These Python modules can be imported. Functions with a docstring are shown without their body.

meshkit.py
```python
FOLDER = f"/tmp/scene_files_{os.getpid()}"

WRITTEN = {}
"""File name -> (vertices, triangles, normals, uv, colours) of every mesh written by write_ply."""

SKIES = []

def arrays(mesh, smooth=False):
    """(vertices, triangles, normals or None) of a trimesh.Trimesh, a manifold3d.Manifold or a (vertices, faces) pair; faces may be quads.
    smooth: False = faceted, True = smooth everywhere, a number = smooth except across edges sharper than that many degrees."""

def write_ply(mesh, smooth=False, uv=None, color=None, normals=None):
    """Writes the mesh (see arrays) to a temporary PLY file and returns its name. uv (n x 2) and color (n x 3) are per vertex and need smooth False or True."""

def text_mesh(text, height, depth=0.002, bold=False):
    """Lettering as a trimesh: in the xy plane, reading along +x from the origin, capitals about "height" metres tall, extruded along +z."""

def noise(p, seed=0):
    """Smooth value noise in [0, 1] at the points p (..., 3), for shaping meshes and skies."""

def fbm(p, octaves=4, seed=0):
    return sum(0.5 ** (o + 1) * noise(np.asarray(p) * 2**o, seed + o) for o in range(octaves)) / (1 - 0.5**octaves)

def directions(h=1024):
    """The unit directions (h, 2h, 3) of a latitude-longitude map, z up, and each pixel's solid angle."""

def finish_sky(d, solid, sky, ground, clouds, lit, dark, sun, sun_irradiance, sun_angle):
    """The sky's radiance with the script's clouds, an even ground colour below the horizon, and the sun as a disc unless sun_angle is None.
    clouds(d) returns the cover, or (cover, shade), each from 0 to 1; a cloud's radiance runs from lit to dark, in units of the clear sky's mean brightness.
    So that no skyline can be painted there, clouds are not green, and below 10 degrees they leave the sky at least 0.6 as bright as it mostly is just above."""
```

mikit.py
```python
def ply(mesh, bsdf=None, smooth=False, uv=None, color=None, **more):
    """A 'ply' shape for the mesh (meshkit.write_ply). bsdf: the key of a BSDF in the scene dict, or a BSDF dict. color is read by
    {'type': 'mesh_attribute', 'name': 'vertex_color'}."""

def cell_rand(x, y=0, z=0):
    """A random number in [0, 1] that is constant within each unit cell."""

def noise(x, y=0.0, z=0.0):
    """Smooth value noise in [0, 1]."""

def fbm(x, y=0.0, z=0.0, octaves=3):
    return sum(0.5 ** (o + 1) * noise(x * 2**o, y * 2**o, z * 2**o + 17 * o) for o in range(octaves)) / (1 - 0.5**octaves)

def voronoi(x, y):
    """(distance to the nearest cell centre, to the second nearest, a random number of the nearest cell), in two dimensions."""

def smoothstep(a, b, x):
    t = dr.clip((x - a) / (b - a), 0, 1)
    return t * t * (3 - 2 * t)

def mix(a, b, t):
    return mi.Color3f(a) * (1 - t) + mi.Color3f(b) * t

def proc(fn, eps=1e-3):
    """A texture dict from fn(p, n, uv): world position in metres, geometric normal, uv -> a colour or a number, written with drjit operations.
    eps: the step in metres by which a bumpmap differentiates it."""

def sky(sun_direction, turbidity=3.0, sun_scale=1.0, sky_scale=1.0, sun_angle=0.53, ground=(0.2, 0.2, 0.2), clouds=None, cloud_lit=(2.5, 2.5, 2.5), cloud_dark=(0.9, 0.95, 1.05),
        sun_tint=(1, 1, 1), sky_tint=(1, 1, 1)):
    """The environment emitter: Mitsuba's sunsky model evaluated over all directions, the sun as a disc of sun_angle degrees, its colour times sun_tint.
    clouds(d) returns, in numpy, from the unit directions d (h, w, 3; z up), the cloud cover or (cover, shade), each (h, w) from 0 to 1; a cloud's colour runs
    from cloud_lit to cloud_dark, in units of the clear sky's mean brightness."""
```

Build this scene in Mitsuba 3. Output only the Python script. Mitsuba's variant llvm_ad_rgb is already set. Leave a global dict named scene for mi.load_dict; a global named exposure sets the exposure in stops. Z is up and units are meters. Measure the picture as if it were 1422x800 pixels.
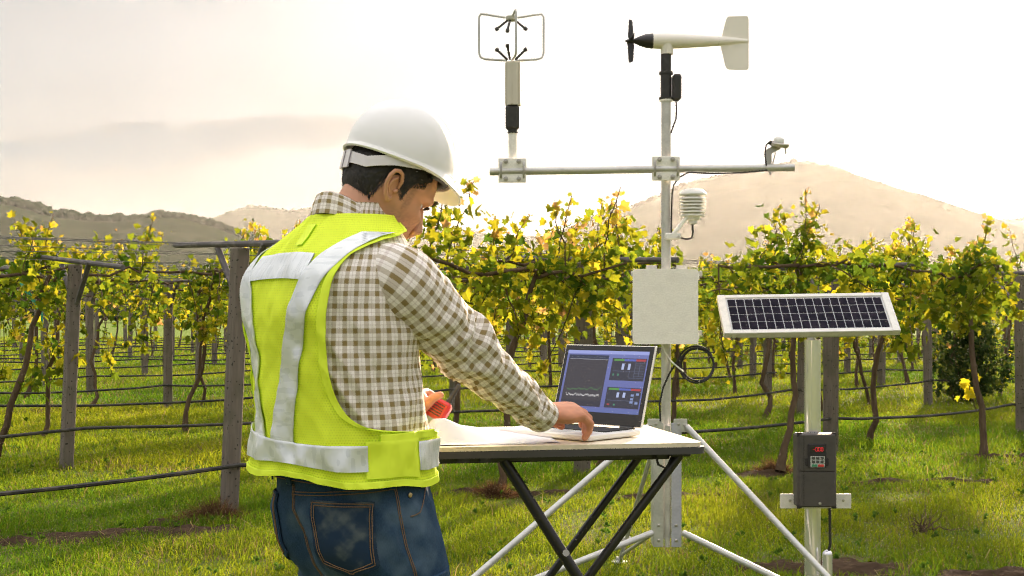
import math, random
import numpy as np, trimesh, mitsuba as mi, drjit as dr
import manifold3d as m3
from manifold3d import Manifold
from scipy.interpolate import PchipInterpolator
import mikit, meshkit

T = mi.ScalarTransform4f
rng = np.random.default_rng(7)
random.seed(7)
scene, labels = {}, {}

# ------------------------------------------------------------------ camera, sky, exposure
EYE, F, HORIZON = 1.34, 1800.0, 435.0          # eye height (m), focal length and horizon row on a 1422 x 800 frame
scene['camera'] = {'type': 'perspective', 'fov': math.degrees(2 * math.atan(711 / F)), 'fov_axis': 'x',
                   'to_world': T().look_at(origin=[0, 0, EYE], target=[0, 10, EYE], up=[0, 0, 1]),
                   'principal_point_offset_y': (400 - HORIZON) / 800.0, 'near_clip': 0.05, 'far_clip': 20000.0,
                   'medium': {'type': 'ref', 'id': 'haze_air'}}
exposure = 2.90
SUN = np.array([math.sin(math.radians(20)) * math.cos(math.radians(17)), math.cos(math.radians(20)) * math.cos(math.radians(17)), math.sin(math.radians(17))])


def clouds(d):
    """A thin bright evening veil with a few soft grey banks; all in directions (azimuth, elevation)."""
    az = np.degrees(np.arctan2(d[..., 0], d[..., 1]))
    el = np.degrees(np.arcsin(np.clip(d[..., 2], -1, 1)))
    q = np.stack([d[..., 0] * 3.0, d[..., 1] * 3.0, d[..., 2] * 9.0], -1)
    big = meshkit.fbm(q * 1.3 + 3.1, 5, 4)
    fine = meshkit.fbm(np.stack([az / 2.6, el / .75, az * 0], -1) + 40, 5, 9)
    # the long bank low in the west
    mid = 7.3 + (az + 14) * 0.10
    half = 0.90 * np.clip(1 - ((az + 14.5) / 9.5) ** 2, 0, 1) ** 0.5 + 1e-3
    edge = (el - mid) / half
    bank = np.clip(2.2 - 2.2 * np.abs(edge) ** 1.3 + (fine - 0.5) * 4.2, 0, 1) * (np.abs(az + 14.5) < 9.5)
    veil = np.clip((big - 0.45) * 2.2, 0, 1)
    glow = np.exp(-(np.degrees(np.arccos(np.clip(d @ SUN, -1, 1))) / 23) ** 2)     # the aureole of the low sun
    thick = 1.01 * (1 - np.clip(d[..., 2], 0, 1)) ** 0.8 * (1 - .55 * glow)           # an even veil, thicker towards the horizon all round
    shade = np.clip(thick + 0.12 * (veil - .5) + 0.24 * bank * (0.75 + 0.25 * fine), 0, 1)
    return np.full_like(az, 0.93), shade


scene['sky'] = mikit.sky(SUN.tolist(), turbidity=3, sun_scale=1.75, sky_scale=1.0, sun_angle=3.0, ground=(0.12, 0.13, 0.05), clouds=clouds,
                         cloud_lit=(4.40, 4.26, 4.10), cloud_dark=(0.165, 0.20, 0.265), sun_tint=(0.94, 1.0, 1.36))

# ------------------------------------------------------------------ helpers
def numbered(name):
    if name not in used:
        used[name] = 0
        return name
    used[name] += 1
    return f'{name}_{used[name]:03d}'


used = {}


def unit(v):
    v = np.asarray(v, float)
    return v / np.linalg.norm(v)


def add(name, mesh, bsdf, parent=None, smooth=False, label=None, cat=None, group=None, kind=None, uv=None, color=None, to_world=None):
    key = numbered((parent + '__' if parent else '') + name)
    d = mikit.ply(mesh, bsdf, smooth, uv=uv, color=color)
    if to_world is not None:
        d['to_world'] = to_world
    scene[key] = d
    tag(key, label, cat, group, kind)
    return key


def tag(key, label=None, cat=None, group=None, kind=None):
    e = {k: v for k, v in (('label', label), ('category', cat), ('group', group), ('kind', kind)) if v}
    if e:
        labels[key] = e


def thing(name, label, cat, group=None):
    key = numbered(name)
    tag(key, label, cat, group)
    return key


def arr(m):
    v, f, _ = meshkit.arrays(m)
    return v, f


def join(parts):
    vs, fs, n = [], [], 0
    for p in parts:
        v, f = arr(p)
        vs.append(v); fs.append(f + n); n += len(v)
    return np.vstack(vs), np.vstack(fs)


def tm(p):
    v, f = arr(p)
    return trimesh.Trimesh(v, f, process=False)


def man(v, f):
    m = trimesh.Trimesh(v, f, process=True)
    if m.volume < 0:
        m.invert()
    return Manifold(m3.Mesh(np.asarray(m.vertices, np.float32), np.asarray(m.faces, np.uint32)))


def at(px, py, Y):
    """The point at depth Y on the line of sight of pixel (px, py) of the 1422 x 800 photograph."""
    return np.array([(px - 711) / F * Y, Y, EYE - (py - HORIZON) / F * Y])


def basis(d, up=(0, 0, 1)):
    d = unit(d)
    a = np.cross(up, d)
    if np.linalg.norm(a) < 1e-6:
        a = np.cross((1, 0, 0), d)
    a = unit(a)
    return a, np.cross(d, a)


def tube(pts, radii, sides=8, cap=True, uv=False, ups=None):
    """A tube through the points: (v, f) or, with uv, (v, f, uv) with uv in metres."""
    pts = np.asarray(pts, float)
    n = len(pts)
    radii = np.broadcast_to(radii, n).astype(float)
    tan = np.gradient(pts, axis=0)
    tan /= np.linalg.norm(tan, axis=1, keepdims=True) + 1e-12
    a, b = basis(tan[0]) if ups is None else basis(tan[0], ups)
    k = sides + (1 if uv else 0)
    ang = np.arange(k) / sides * 2 * np.pi
    rows, uvs, length = [], [], 0.0
    rmean = radii.mean()
    for i in range(n):
        a = a - tan[i] * (a @ tan[i]); a = unit(a); b = np.cross(tan[i], a)
        rows.append(pts[i] + radii[i] * (np.cos(ang)[:, None] * a + np.sin(ang)[:, None] * b))
        if i:
            length += np.linalg.norm(pts[i] - pts[i - 1])
        uvs.append(np.stack([ang * rmean, np.full(k, length)], 1))
    v = np.vstack(rows)
    f = []
    for i in range(n - 1):
        for j in range(sides):
            p, q = i * k + j, i * k + (j + 1) % k
            f += [[p, q, q + k], [p, q + k, p + k]]
    if cap and not uv:
        v = np.vstack([v, pts[0], pts[-1]])
        for j in range(sides):
            f += [[(j + 1) % k, j, n * k], [(n - 1) * k + j, (n - 1) * k + (j + 1) % k, n * k + 1]]
    f = np.array(f)
    return (v, f, np.vstack(uvs)) if uv else (v, f)


def cyl(p0, p1, r, sides=16, bevel=0.0):
    p0, p1 = np.asarray(p0, float), np.asarray(p1, float)
    if not bevel:
        return tube([p0, p1], [r, r], sides)
    d = unit(p1 - p0) * bevel
    return tube([p0, p0 + d * 1e-3, p0 + d, p1 - d, p1 - d * 1e-3, p1], [r - bevel, r - bevel * .9, r, r, r - bevel * .9, r - bevel], sides)


def lathe(p0, axis, prof, sides=24):
    """prof: (distance along axis, radius) pairs."""
    axis = unit(axis)
    a, b = basis(axis)
    prof = np.asarray(prof, float)
    ang = np.arange(sides) / sides * 2 * np.pi
    v = np.vstack([np.asarray(p0) + axis * h + max(r, 1e-5) * (np.cos(ang)[:, None] * a + np.sin(ang)[:, None] * b) for h, r in prof])
    f, n = [], len(prof)
    for i in range(n - 1):
        for j in range(sides):
            p, q = i * sides + j, i * sides + (j + 1) % sides
            f += [[p, q, q + sides], [p, q + sides, p + sides]]
    v = np.vstack([v, np.asarray(p0) + axis * prof[0][0], np.asarray(p0) + axis * prof[-1][0]])
    for j in range(sides):
        f += [[(j + 1) % sides, j, n * sides], [(n - 1) * sides + j, (n - 1) * sides + (j + 1) % sides, n * sides + 1]]
    return v, np.array(f)


def cbox(c, size, bevel=0.004, R=None):
    """A chamfered box (centre, size); R: 3 x 3 with the axes as columns."""
    h = np.asarray(size, float) / 2
    b = min(bevel, h.min() * 0.45)
    pts = []
    for s in np.ndindex(2, 2, 2):
        s = np.array(s) * 2 - 1
        for k in range(3):
            p = h - b
            p = p.copy(); p[k] = h[k]
            pts.append(s * p)
    m = Manifold.hull_points(np.array(pts))
    v, f = arr(m)
    if R is not None:
        v = v @ np.asarray(R).T
    return v + np.asarray(c), f


def beam(p0, p1, w, h, bevel=0.003, up=(0, 0, 1)):
    p0, p1 = np.asarray(p0, float), np.asarray(p1, float)
    d = unit(p1 - p0)
    a, b = basis(d, up)
    return cbox((p0 + p1) / 2, (w, h, np.linalg.norm(p1 - p0)), bevel, np.stack([a, b, d], 1))


def rotz(a):
    c, s = math.cos(a), math.sin(a)
    return np.array([[c, -s, 0], [s, c, 0], [0, 0, 1.0]])


def chain(pts, radii, seg=20):
    """Hulls of spheres along a chain, as one Manifold."""
    out = Manifold()
    for i in range(len(pts) - 1):
        a = Manifold.sphere(radii[i], seg).translate(list(map(float, pts[i])))
        b = Manifold.sphere(radii[i + 1], seg).translate(list(map(float, pts[i + 1])))
        out = out + Manifold.batch_hull([a, b])
    return out


def taubin(m, length, n=10):
    v, f = arr(m.refine_to_length(length))
    t = trimesh.Trimesh(v, f, process=True)
    trimesh.smoothing.filter_taubin(t, lamb=0.5, nu=0.53, iterations=n)
    return t


def ordinal(i):
    return ['first', 'second', 'third', 'fourth', 'fifth', 'sixth', 'seventh', 'eighth', 'ninth', 'tenth', 'eleventh', 'twelfth', 'thirteenth', 'fourteenth', 'fifteenth', 'sixteenth',
            'seventeenth', 'eighteenth', 'nineteenth', 'twentieth', 'twenty-first', 'twenty-second', 'twenty-third', 'twenty-fourth'][min(i, 23)]


# ------------------------------------------------------------------ materials
P = mikit.proc
noise, fbm, mix, sstep, crand, voro = mikit.noise, mikit.fbm, mikit.mix, mikit.smoothstep, mikit.cell_rand, mikit.voronoi


def rgb(*c):
    return {'type': 'rgb', 'value': list(c)}


def princ(color, rough=0.5, metal=0.0, spec=0.5, **k):
    return {'type': 'principled', 'base_color': rgb(*color) if isinstance(color, tuple) else color, 'roughness': rough, 'metallic': metal, 'specular': spec, **k}


def two(b):
    return {'type': 'twosided', 'bsdf': b}


def bump(b, fn, scale=1.0, eps=1e-3):
    return {'type': 'bumpmap', 'arbitrary': P(fn, eps), 'scale': scale, 'bsdf': b}


def speck(base, dark, freq, lo=0.45, hi=0.75, grain=None):
    """base with patches of dark; both plain colours, patches have their own ragged outlines."""
    def fn(p, n, uv):
        t = sstep(lo, hi, fbm(p.x * freq, p.y * freq, p.z * freq, 4))
        g = 0.92 + 0.16 * noise(p.x * (grain or freq * 9), p.y * (grain or freq * 9), p.z * (grain or freq * 9))
        return mix(base, dark, t) * g
    return P(fn)


M = {
    'metal_grey': two(princ(speck((0.56, 0.56, 0.54), (0.49, 0.49, 0.48), 14), 0.40, 0.5)),
    'metal_pole': two(princ(speck((0.60, 0.59, 0.56), (0.48, 0.47, 0.45), 18), 0.38, 0.5)),
    'metal_sky_reflection': two(princ(speck((0.50, 0.50, 0.61), (0.45, 0.45, 0.55), 14), 0.40, 0.4)),  # grey metal with a lavender sky reflection put into its colour
    'chrome': two(princ((0.80, 0.80, 0.87), 0.15, 0.75)),
    'bolt': two(princ((0.45, 0.43, 0.40), 0.35, 0.9)),
    'white_paint': two(princ(speck((0.85, 0.83, 0.78), (0.79, 0.77, 0.72), 16), 0.42, 0.0)),
    'box_paint': two(princ(speck((0.89, 0.855, 0.79), (0.84, 0.805, 0.745), 22), 0.5, 0.0)),
    'white_plastic': two(princ((0.80, 0.79, 0.76), 0.35, 0.0)),
    'vane_plastic': two(princ((0.84, 0.79, 0.73), 0.45, 0.0)),
    'black_plastic': two(princ(speck((0.022, 0.021, 0.020), (0.035, 0.033, 0.031), 30), 0.45)),
    'black_gloss': two(princ((0.018, 0.016, 0.018), 0.28)),
    'rubber': two(princ((0.02, 0.02, 0.02), 0.6)),
    'dark_casing': two(princ(speck((0.060, 0.053, 0.050), (0.052, 0.047, 0.045), 60), 0.5)),
    'casing_seam': two(princ((0.02, 0.018, 0.018), 0.7)),
    'cream_sensor': two(princ((0.62, 0.58, 0.48), 0.35, 0.35)),
    'solar_cell': two(bump(princ(speck((0.011, 0.010, 0.019), (0.021, 0.017, 0.029), 45, 0.4, 0.6), 0.35, 0.0, 0.03), lambda p, n, uv: fbm(p.x * 60, p.y * 60, p.z * 60) * 0.0006)),
    'solar_backing': two(princ((0.66, 0.66, 0.68), 0.5, 0.0, 0.2)),
    'alu_frame': two(princ(speck((0.72, 0.70, 0.66), (0.62, 0.60, 0.57), 30), 0.45, 0.25)),
    'table_top': two(princ(speck((0.70, 0.62, 0.47), (0.62, 0.54, 0.40), 20, 0.4, 0.8), 0.5)),
    'table_edge': two(princ((0.05, 0.047, 0.05), 0.5)),
    'paper': two(princ((0.64, 0.65, 0.71), 0.85, 0.0, 0.1)),
    'laptop_shell': two(princ((0.74, 0.73, 0.71), 0.35, 0.25)),
    'laptop_bezel': two(princ((0.014, 0.014, 0.016), 0.25)),
    'laptop_key': two(princ((0.03, 0.03, 0.032), 0.5)),
    'radio_red': two(princ((0.52, 0.022, 0.018), 0.38)),
    'radio_lcd': two(princ((0.30, 0.36, 0.36), 0.25)),
    'key_grey': two(princ((0.42, 0.44, 0.42), 0.5)),
    'key_dark': two(princ((0.06, 0.065, 0.06), 0.5)),
    'key_green': two(princ((0.05, 0.22, 0.12), 0.5)),
    'key_red': two(princ((0.50, 0.05, 0.04), 0.5)),
    'teal_ribbon': two(princ((0.03, 0.30, 0.20), 0.5)),
}


def post_color(p, n, uv):
    g = fbm(p.x * 60, p.y * 60, p.z * 5, 4)
    s = sstep(0.5, 0.72, fbm(p.x * 9 + 3, p.y * 9, p.z * 6, 4))
    c = mix((0.110, 0.090, 0.075), (0.225, 0.190, 0.160), g)
    c = mix(c, (0.115, 0.105, 0.075), s * 0.7)
    holes = sstep(0.80, 0.84, noise(p.x * 70, p.y * 70, p.z * 45))
    return mix(c, (0.05, 0.045, 0.04), holes)


M['post'] = two(bump(princ(P(post_color), 0.85, 0, 0.2), lambda p, n, uv: fbm(p.x * 80, p.y * 80, p.z * 14, 3) * 0.006))
M['bar'] = two(princ(speck((0.105, 0.095, 0.095), (0.20, 0.18, 0.17), 12), 0.7, 0.0, 0.3))
M['hose'] = two(princ(speck((0.022, 0.020, 0.018), (0.06, 0.05, 0.04), 10, 0.5, 0.7), 0.55))
M['wire'] = two(princ((0.12, 0.115, 0.11), 0.5, 0.6))


def bark_color(p, n, uv):
    g = fbm(p.x * 40, p.y * 40, p.z * 9, 4)
    return mix((0.055, 0.036, 0.022), (0.155, 0.105, 0.065), g)


M['bark'] = two(bump(princ(P(bark_color), 0.9, 0, 0.15), lambda p, n, uv: fbm(p.x * 70, p.y * 70, p.z * 16, 3) * 0.012))
vc = {'type': 'mesh_attribute', 'name': 'vertex_color'}
M['leaf'] = {'type': 'principledthin', 'base_color': vc, 'roughness': 0.5, 'diff_trans': 1.2, 'eta': 1.35}
M['blade'] = {'type': 'principledthin', 'base_color': vc, 'roughness': 0.55, 'diff_trans': 1.1, 'eta': 1.3}
M['canopy'] = two({'type': 'diffuse', 'reflectance': vc})


def in_rows(p):
    return p


def ground_color(p, n, uv):
    a = fbm(p.x * 0.9, p.y * 0.9, 0.0, 4)
    b = fbm(p.x * 9, p.y * 9, 3.0, 3)
    c = mix((0.040, 0.062, 0.010), (0.095, 0.120, 0.018), a)
    c = mix(c, (0.085, 0.062, 0.035), sstep(0.52, 0.70, b) * 0.6)
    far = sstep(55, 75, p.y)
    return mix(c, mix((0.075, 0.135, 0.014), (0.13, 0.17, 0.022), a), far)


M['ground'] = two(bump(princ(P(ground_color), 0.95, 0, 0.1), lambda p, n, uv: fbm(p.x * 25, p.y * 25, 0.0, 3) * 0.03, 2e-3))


def soil_color(p, n, uv):
    a = fbm(p.x * 22, p.y * 22, p.z * 22, 4)
    return mix((0.018, 0.011, 0.007), (0.085, 0.054, 0.033), a)


M['soil'] = two(bump(princ(P(soil_color), 0.95, 0, 0.1), lambda p, n, uv: fbm(p.x * 60, p.y * 60, p.z * 60, 3) * 0.02))
M['hill'] = two({'type': 'diffuse', 'reflectance': speck((0.018, 0.030, 0.011), (0.030, 0.038, 0.015), 0.03, 0.4, 0.7, 0.25)})


def plaid(p, n, uv):
    """Woven check: olive bands both ways on off-white, thin wine lines between."""
    def bands(t):
        t = t / 0.0245
        f = t - dr.floor(t)
        return sstep(0.03, 0.09, f) * (1 - sstep(0.45, 0.51, f)), sstep(0.70, 0.73, f) * (1 - sstep(0.78, 0.81, f))
    wv = (noise(uv.x * 1400, uv.y * 1400, 0.0) - 0.5) * 0.12
    a, la = bands(uv.x)
    b, lb = bands(uv.y)
    t = (a + b) * 0.5
    c = mix((0.88, 0.82, 0.79), (0.235, 0.160, 0.045), t * 0.94)
    c = mix(c, (0.26, 0.12, 0.10), (la + lb) * 0.22)
    return c * (1 + wv)


M['plaid'] = two(bump(princ(P(plaid), 0.85, 0, 0.15, sheen=0.3), lambda p, n, uv: fbm(p.x * 22, p.y * 22, p.z * 13, 3) * 0.010, 2e-3))


def vest_color(p, n, uv):
    u, v = uv.x / 0.0062, uv.y / 0.0052
    row = dr.floor(v)
    uu = u + 0.5 * (row - 2 * dr.floor(row / 2))
    fx, fy = uu - dr.floor(uu) - 0.5, v - row - 0.5
    hole = 1 - sstep(0.16, 0.32, dr.sqrt(fx * fx + fy * fy))
    return mix((0.76, 0.90, 0.045), (0.46, 0.56, 0.06), hole * 0.75)


M['vest'] = two(bump(princ(P(vest_color), 0.75, 0, 0.2), lambda p, n, uv: fbm(p.x * 18, p.y * 18, p.z * 12, 3) * 0.012, 2e-3))
M['vest_trim'] = two(princ((0.76, 0.92, 0.05), 0.6, 0, 0.3))


def tape_color(p, n, uv):
    c = mix((0.70, 0.73, 0.77), (0.80, 0.82, 0.84), fbm(p.x * 60, p.y * 60, p.z * 60, 3))
    w = sstep(0.62, 0.66, noise(uv.x * 120, uv.y * 55, 1.0))
    return mix(c, (0.60, 0.63, 0.67), w * 0.6)


M['tape'] = two(bump(princ(P(tape_color), 0.32, 0.35, 0.5), lambda p, n, uv: fbm(p.x * 34, p.y * 34, p.z * 34, 4) * 0.020, 1e-3))


def denim(p, n, uv):
    w = noise(p.x * 900, p.y * 900, p.z * 260)
    f = sstep(0.50, 0.78, fbm(p.x * 11 + 4, p.y * 11, p.z * 8, 4))
    c = mix((0.013, 0.034, 0.074), (0.036, 0.076, 0.140), w * 0.7)
    return mix(c, (0.14, 0.20, 0.26), f * 0.5)


M['denim'] = two(bump(princ(P(denim), 0.9, 0, 0.15, sheen=0.2), lambda p, n, uv: fbm(p.x * 24, p.y * 24, p.z * 18, 4) * 0.012, 2e-3))
M['denim_worn'] = two(princ(speck((0.016, 0.034, 0.068), (0.085, 0.105, 0.115), 30, 0.46, 0.85, 700), 0.9, 0, 0.15))
M['stitch'] = two(princ((0.20, 0.11, 0.055), 0.8))
M['rivet'] = two(princ((0.5, 0.38, 0.2), 0.4, 0.8))
M['helmet'] = two(princ((0.80, 0.785, 0.79), 0.28, 0.0, 0.5, clearcoat=0.4, clearcoat_gloss=0.9))
M['helmet_inner'] = two(princ((0.05, 0.05, 0.055), 0.6))
M['strap'] = two(princ((0.70, 0.66, 0.70), 0.5))
M['skin'] = bump(princ(vc, 0.46, 0.0, 0.4), lambda p, n, uv: fbm(p.x * 420, p.y * 420, p.z * 420, 2) * 0.0016 + fbm(p.x * 90, p.y * 90, p.z * 90, 2) * 0.002, 4e-4)
M['hair'] = two(bump(princ(speck((0.010, 0.008, 0.007), (0.028, 0.021, 0.017), 160), 0.55), lambda p, n, uv: fbm(p.x * 500, p.y * 500, p.z * 150, 2) * 0.004, 5e-4))
M['eye'] = princ((0.55, 0.50, 0.47), 0.2)
M['iris'] = princ((0.02, 0.012, 0.008), 0.15)
M['shoe'] = two(princ((0.06, 0.04, 0.03), 0.6))
for k, v in M.items():
    scene['mat_' + k] = v
mat = {k: 'mat_' + k for k in M}

# ------------------------------------------------------------------ air
scene['haze_air'] = {'type': 'homogeneous', 'albedo': {'type': 'rgb', 'value': [0.955, 0.95, 0.95]}, 'sigma_t': 0.000125, 'phase': {'type': 'hg', 'g': 0.50}}
scene['haze'] = {'type': 'cube', 'to_world': T().translate([0, 1500, 96]).scale([3600, 3600, 97.2]), 'bsdf': {'type': 'null'}, 'interior': {'type': 'ref', 'id': 'haze_air'}}
tag('haze', 'warm evening haze over the vineyard and hills', 'haze', kind='stuff')

# ------------------------------------------------------------------ ground and hills
g = 3400.0
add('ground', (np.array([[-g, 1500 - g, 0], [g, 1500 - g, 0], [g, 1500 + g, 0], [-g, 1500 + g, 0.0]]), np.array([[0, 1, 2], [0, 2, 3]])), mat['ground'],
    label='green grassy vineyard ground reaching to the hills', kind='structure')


def hill(name, prof, Y, depth, label, blob, count, seed, cols=150, rows=26, c0=(0.016, 0.032, 0.010), c1=(0.026, 0.042, 0.014), span=(0.0, 1.0), sub=1, crown=0.35):
    prof = np.array(prof, float)
    xs = np.linspace(prof[0, 0], prof[-1, 0], cols)
    top = PchipInterpolator(prof[:, 0], prof[:, 1])
    X = (xs - 711) / F * Y
    H = np.maximum(EYE + (HORIZON - top(xs)) / F * Y - blob * 0.9, -2)

    def surf(x, t):
        """t 0..1 from the near foot over the crest (0.55) to the far foot."""
        h = np.interp(x, X, H)
        s = np.where(t < 0.55, t / 0.55, (1 - t) / 0.45)
        prof_ = np.sin(np.clip(s, 0, 1) * np.pi / 2) ** 1.25
        y = Y + (t - 0.55) * depth
        rough = (meshkit.fbm(np.stack([x / (depth * .12), y / (depth * .12), 0 * x], -1), 4, seed) - 0.5) * h * 0.35 * (1 - prof_ ** 6)
        return np.stack([x, y, h * prof_ + rough * prof_ - 1.0 * (t < 0.01) - 1.0 * (t > 0.99)], -1)
    gx, gt = np.meshgrid(X, np.linspace(0, 1, rows))
    v = surf(gx, gt).reshape(-1, 3)
    i = np.arange(rows - 1)[:, None] * cols + np.arange(cols - 1)
    f = np.stack([i, i + 1, i + cols + 1, i + cols], -1).reshape(-1, 4)
    key = add(name, (v, f), mat['hill'], smooth=True, label=label, kind='structure')
    r = np.random.default_rng(seed)
    ico = trimesh.creation.icosphere(subdivisions=sub)
    bv, bf = np.array(ico.vertices), np.array(ico.faces)
    x = r.uniform(X[0], X[-1], count)
    crest = r.random(count) < crown
    t = np.where(crest, r.normal(0.55, 0.012, count), span[0] + 0.58 * r.random(count) ** 0.8)
    c = surf(x, np.clip(t, 0.02, 0.98))
    sz = blob * r.uniform(0.5, 1.25, count) * np.where(r.random(count) < 0.06, 1.5, 1)
    jit = 1 + 0.34 * (r.random((count, len(bv))) - 0.5)
    V = c[:, None] + bv[None] * jit[..., None] * sz[:, None, None] * np.array([1, 1, 0.95]) + np.array([0, 0, 0.35]) * sz[:, None, None]
    Fc = (bf[None] + (np.arange(count) * len(bv))[:, None, None]).reshape(-1, 3)
    k = r.random((count, 1))
    col = np.array(c0) * (1 - k) + np.array(c1) * k
    col = np.repeat(col, len(bv), 0) * (0.85 + 0.3 * r.random((count * len(bv), 1)))
    add('forest', (V.reshape(-1, 3), Fc), mat['canopy'], smooth=True, color=col, label='trees covering the ' + label.split(',')[0], kind='stuff')
    return key


hill('hill', [(-420, 300), (-200, 262), (0, 277), (40, 284), (80, 296), (130, 302), (180, 304), (240, 298), (290, 307), (330, 322), (380, 344), (450, 372), (560, 420)], 720, 420,
     'dark wooded hill at the left of the valley', 2.5, 1500, 3, crown=1.0)
hill('mountain', [(560, 420), (640, 372), (700, 345), (780, 322), (830, 300), (870, 290), (900, 278), (960, 254), (1010, 243), (1050, 236), (1075, 231), (1100, 227), (1130, 229), (1160, 240), (1200, 252),
                  (1250, 268), (1300, 288), (1350, 308), (1422, 326), (1520, 350), (1700, 400)], 1500, 900, 'tall rounded wooded mountain, hazy in the backlight', 2.9, 2300, 5,
     c0=(0.030, 0.027, 0.014), c1=(0.036, 0.031, 0.016), sub=1, crown=1.0)
hill('far_hill', [(100, 400), (240, 330), (300, 304), (340, 290), (365, 288), (400, 294), (430, 290), (460, 288), (520, 300), (590, 322), (640, 320), (700, 330), (760, 330), (820, 345), (900, 390)], 1900, 700,
     'pale hills at the valley end, behind the worker', 3.4, 1300, 8, cols=90, crown=1.0)
hill('far_hill', [(1180, 400), (1260, 350), (1330, 322), (1380, 308), (1422, 304), (1500, 296), (1600, 320)], 2000, 700, 'pale hill behind the mountain, at its right foot', 3.4, 600, 11, cols=60, crown=1.0)


def treeline(name, x0, x1, Y, h, n, seed, label):
    r = np.random.default_rng(seed)
    ico = trimesh.creation.icosphere(subdivisions=1)
    bv, bf = np.array(ico.vertices), np.array(ico.faces)
    V, Fs, C, k = [], [], [], 0
    for i in range(n):
        x, y = r.uniform(x0, x1), Y + r.uniform(-12, 12)
        H = h * r.uniform(0.5, 1.15)
        for j in range(7):
            c = np.array([x + r.normal(0, H * .22), y + r.normal(0, H * .2), H * r.uniform(0.3, 0.85)])
            V.append(c + bv * (1 + 0.6 * (r.random((len(bv), 1)) - .5)) * H * r.uniform(.16, .30)); Fs.append(bf + k); k += len(bv)
            C.append(np.tile(np.array([0.03, 0.045, 0.016]) * r.uniform(.7, 1.5), (len(bv), 1)))
    add(name, (np.vstack(V), np.vstack(Fs)), mat['canopy'], smooth=True, color=np.vstack(C), label=label, kind='stuff')


treeline('treeline', -110, 130, 185, 5.5, 170, 21, 'dark belt of low trees beyond the far end of the vineyard')

# ------------------------------------------------------------------ vineyard lattice: rows run along U, crossbars along W
O0, DU, DW = np.array([-1.85, 8.60]), np.array([2.45, 1.95]), np.array([-1.85, 2.60])
U, W = unit(DU), unit(np.array([0.62, -0.785]))
U3, W3 = np.array([*U, 0]), np.array([*W, 0])
ROWS, BAR_Z, HOSE_Z = 14, 1.78, 0.34


def px_of(x, y):
    return 711 + F * x / y


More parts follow.
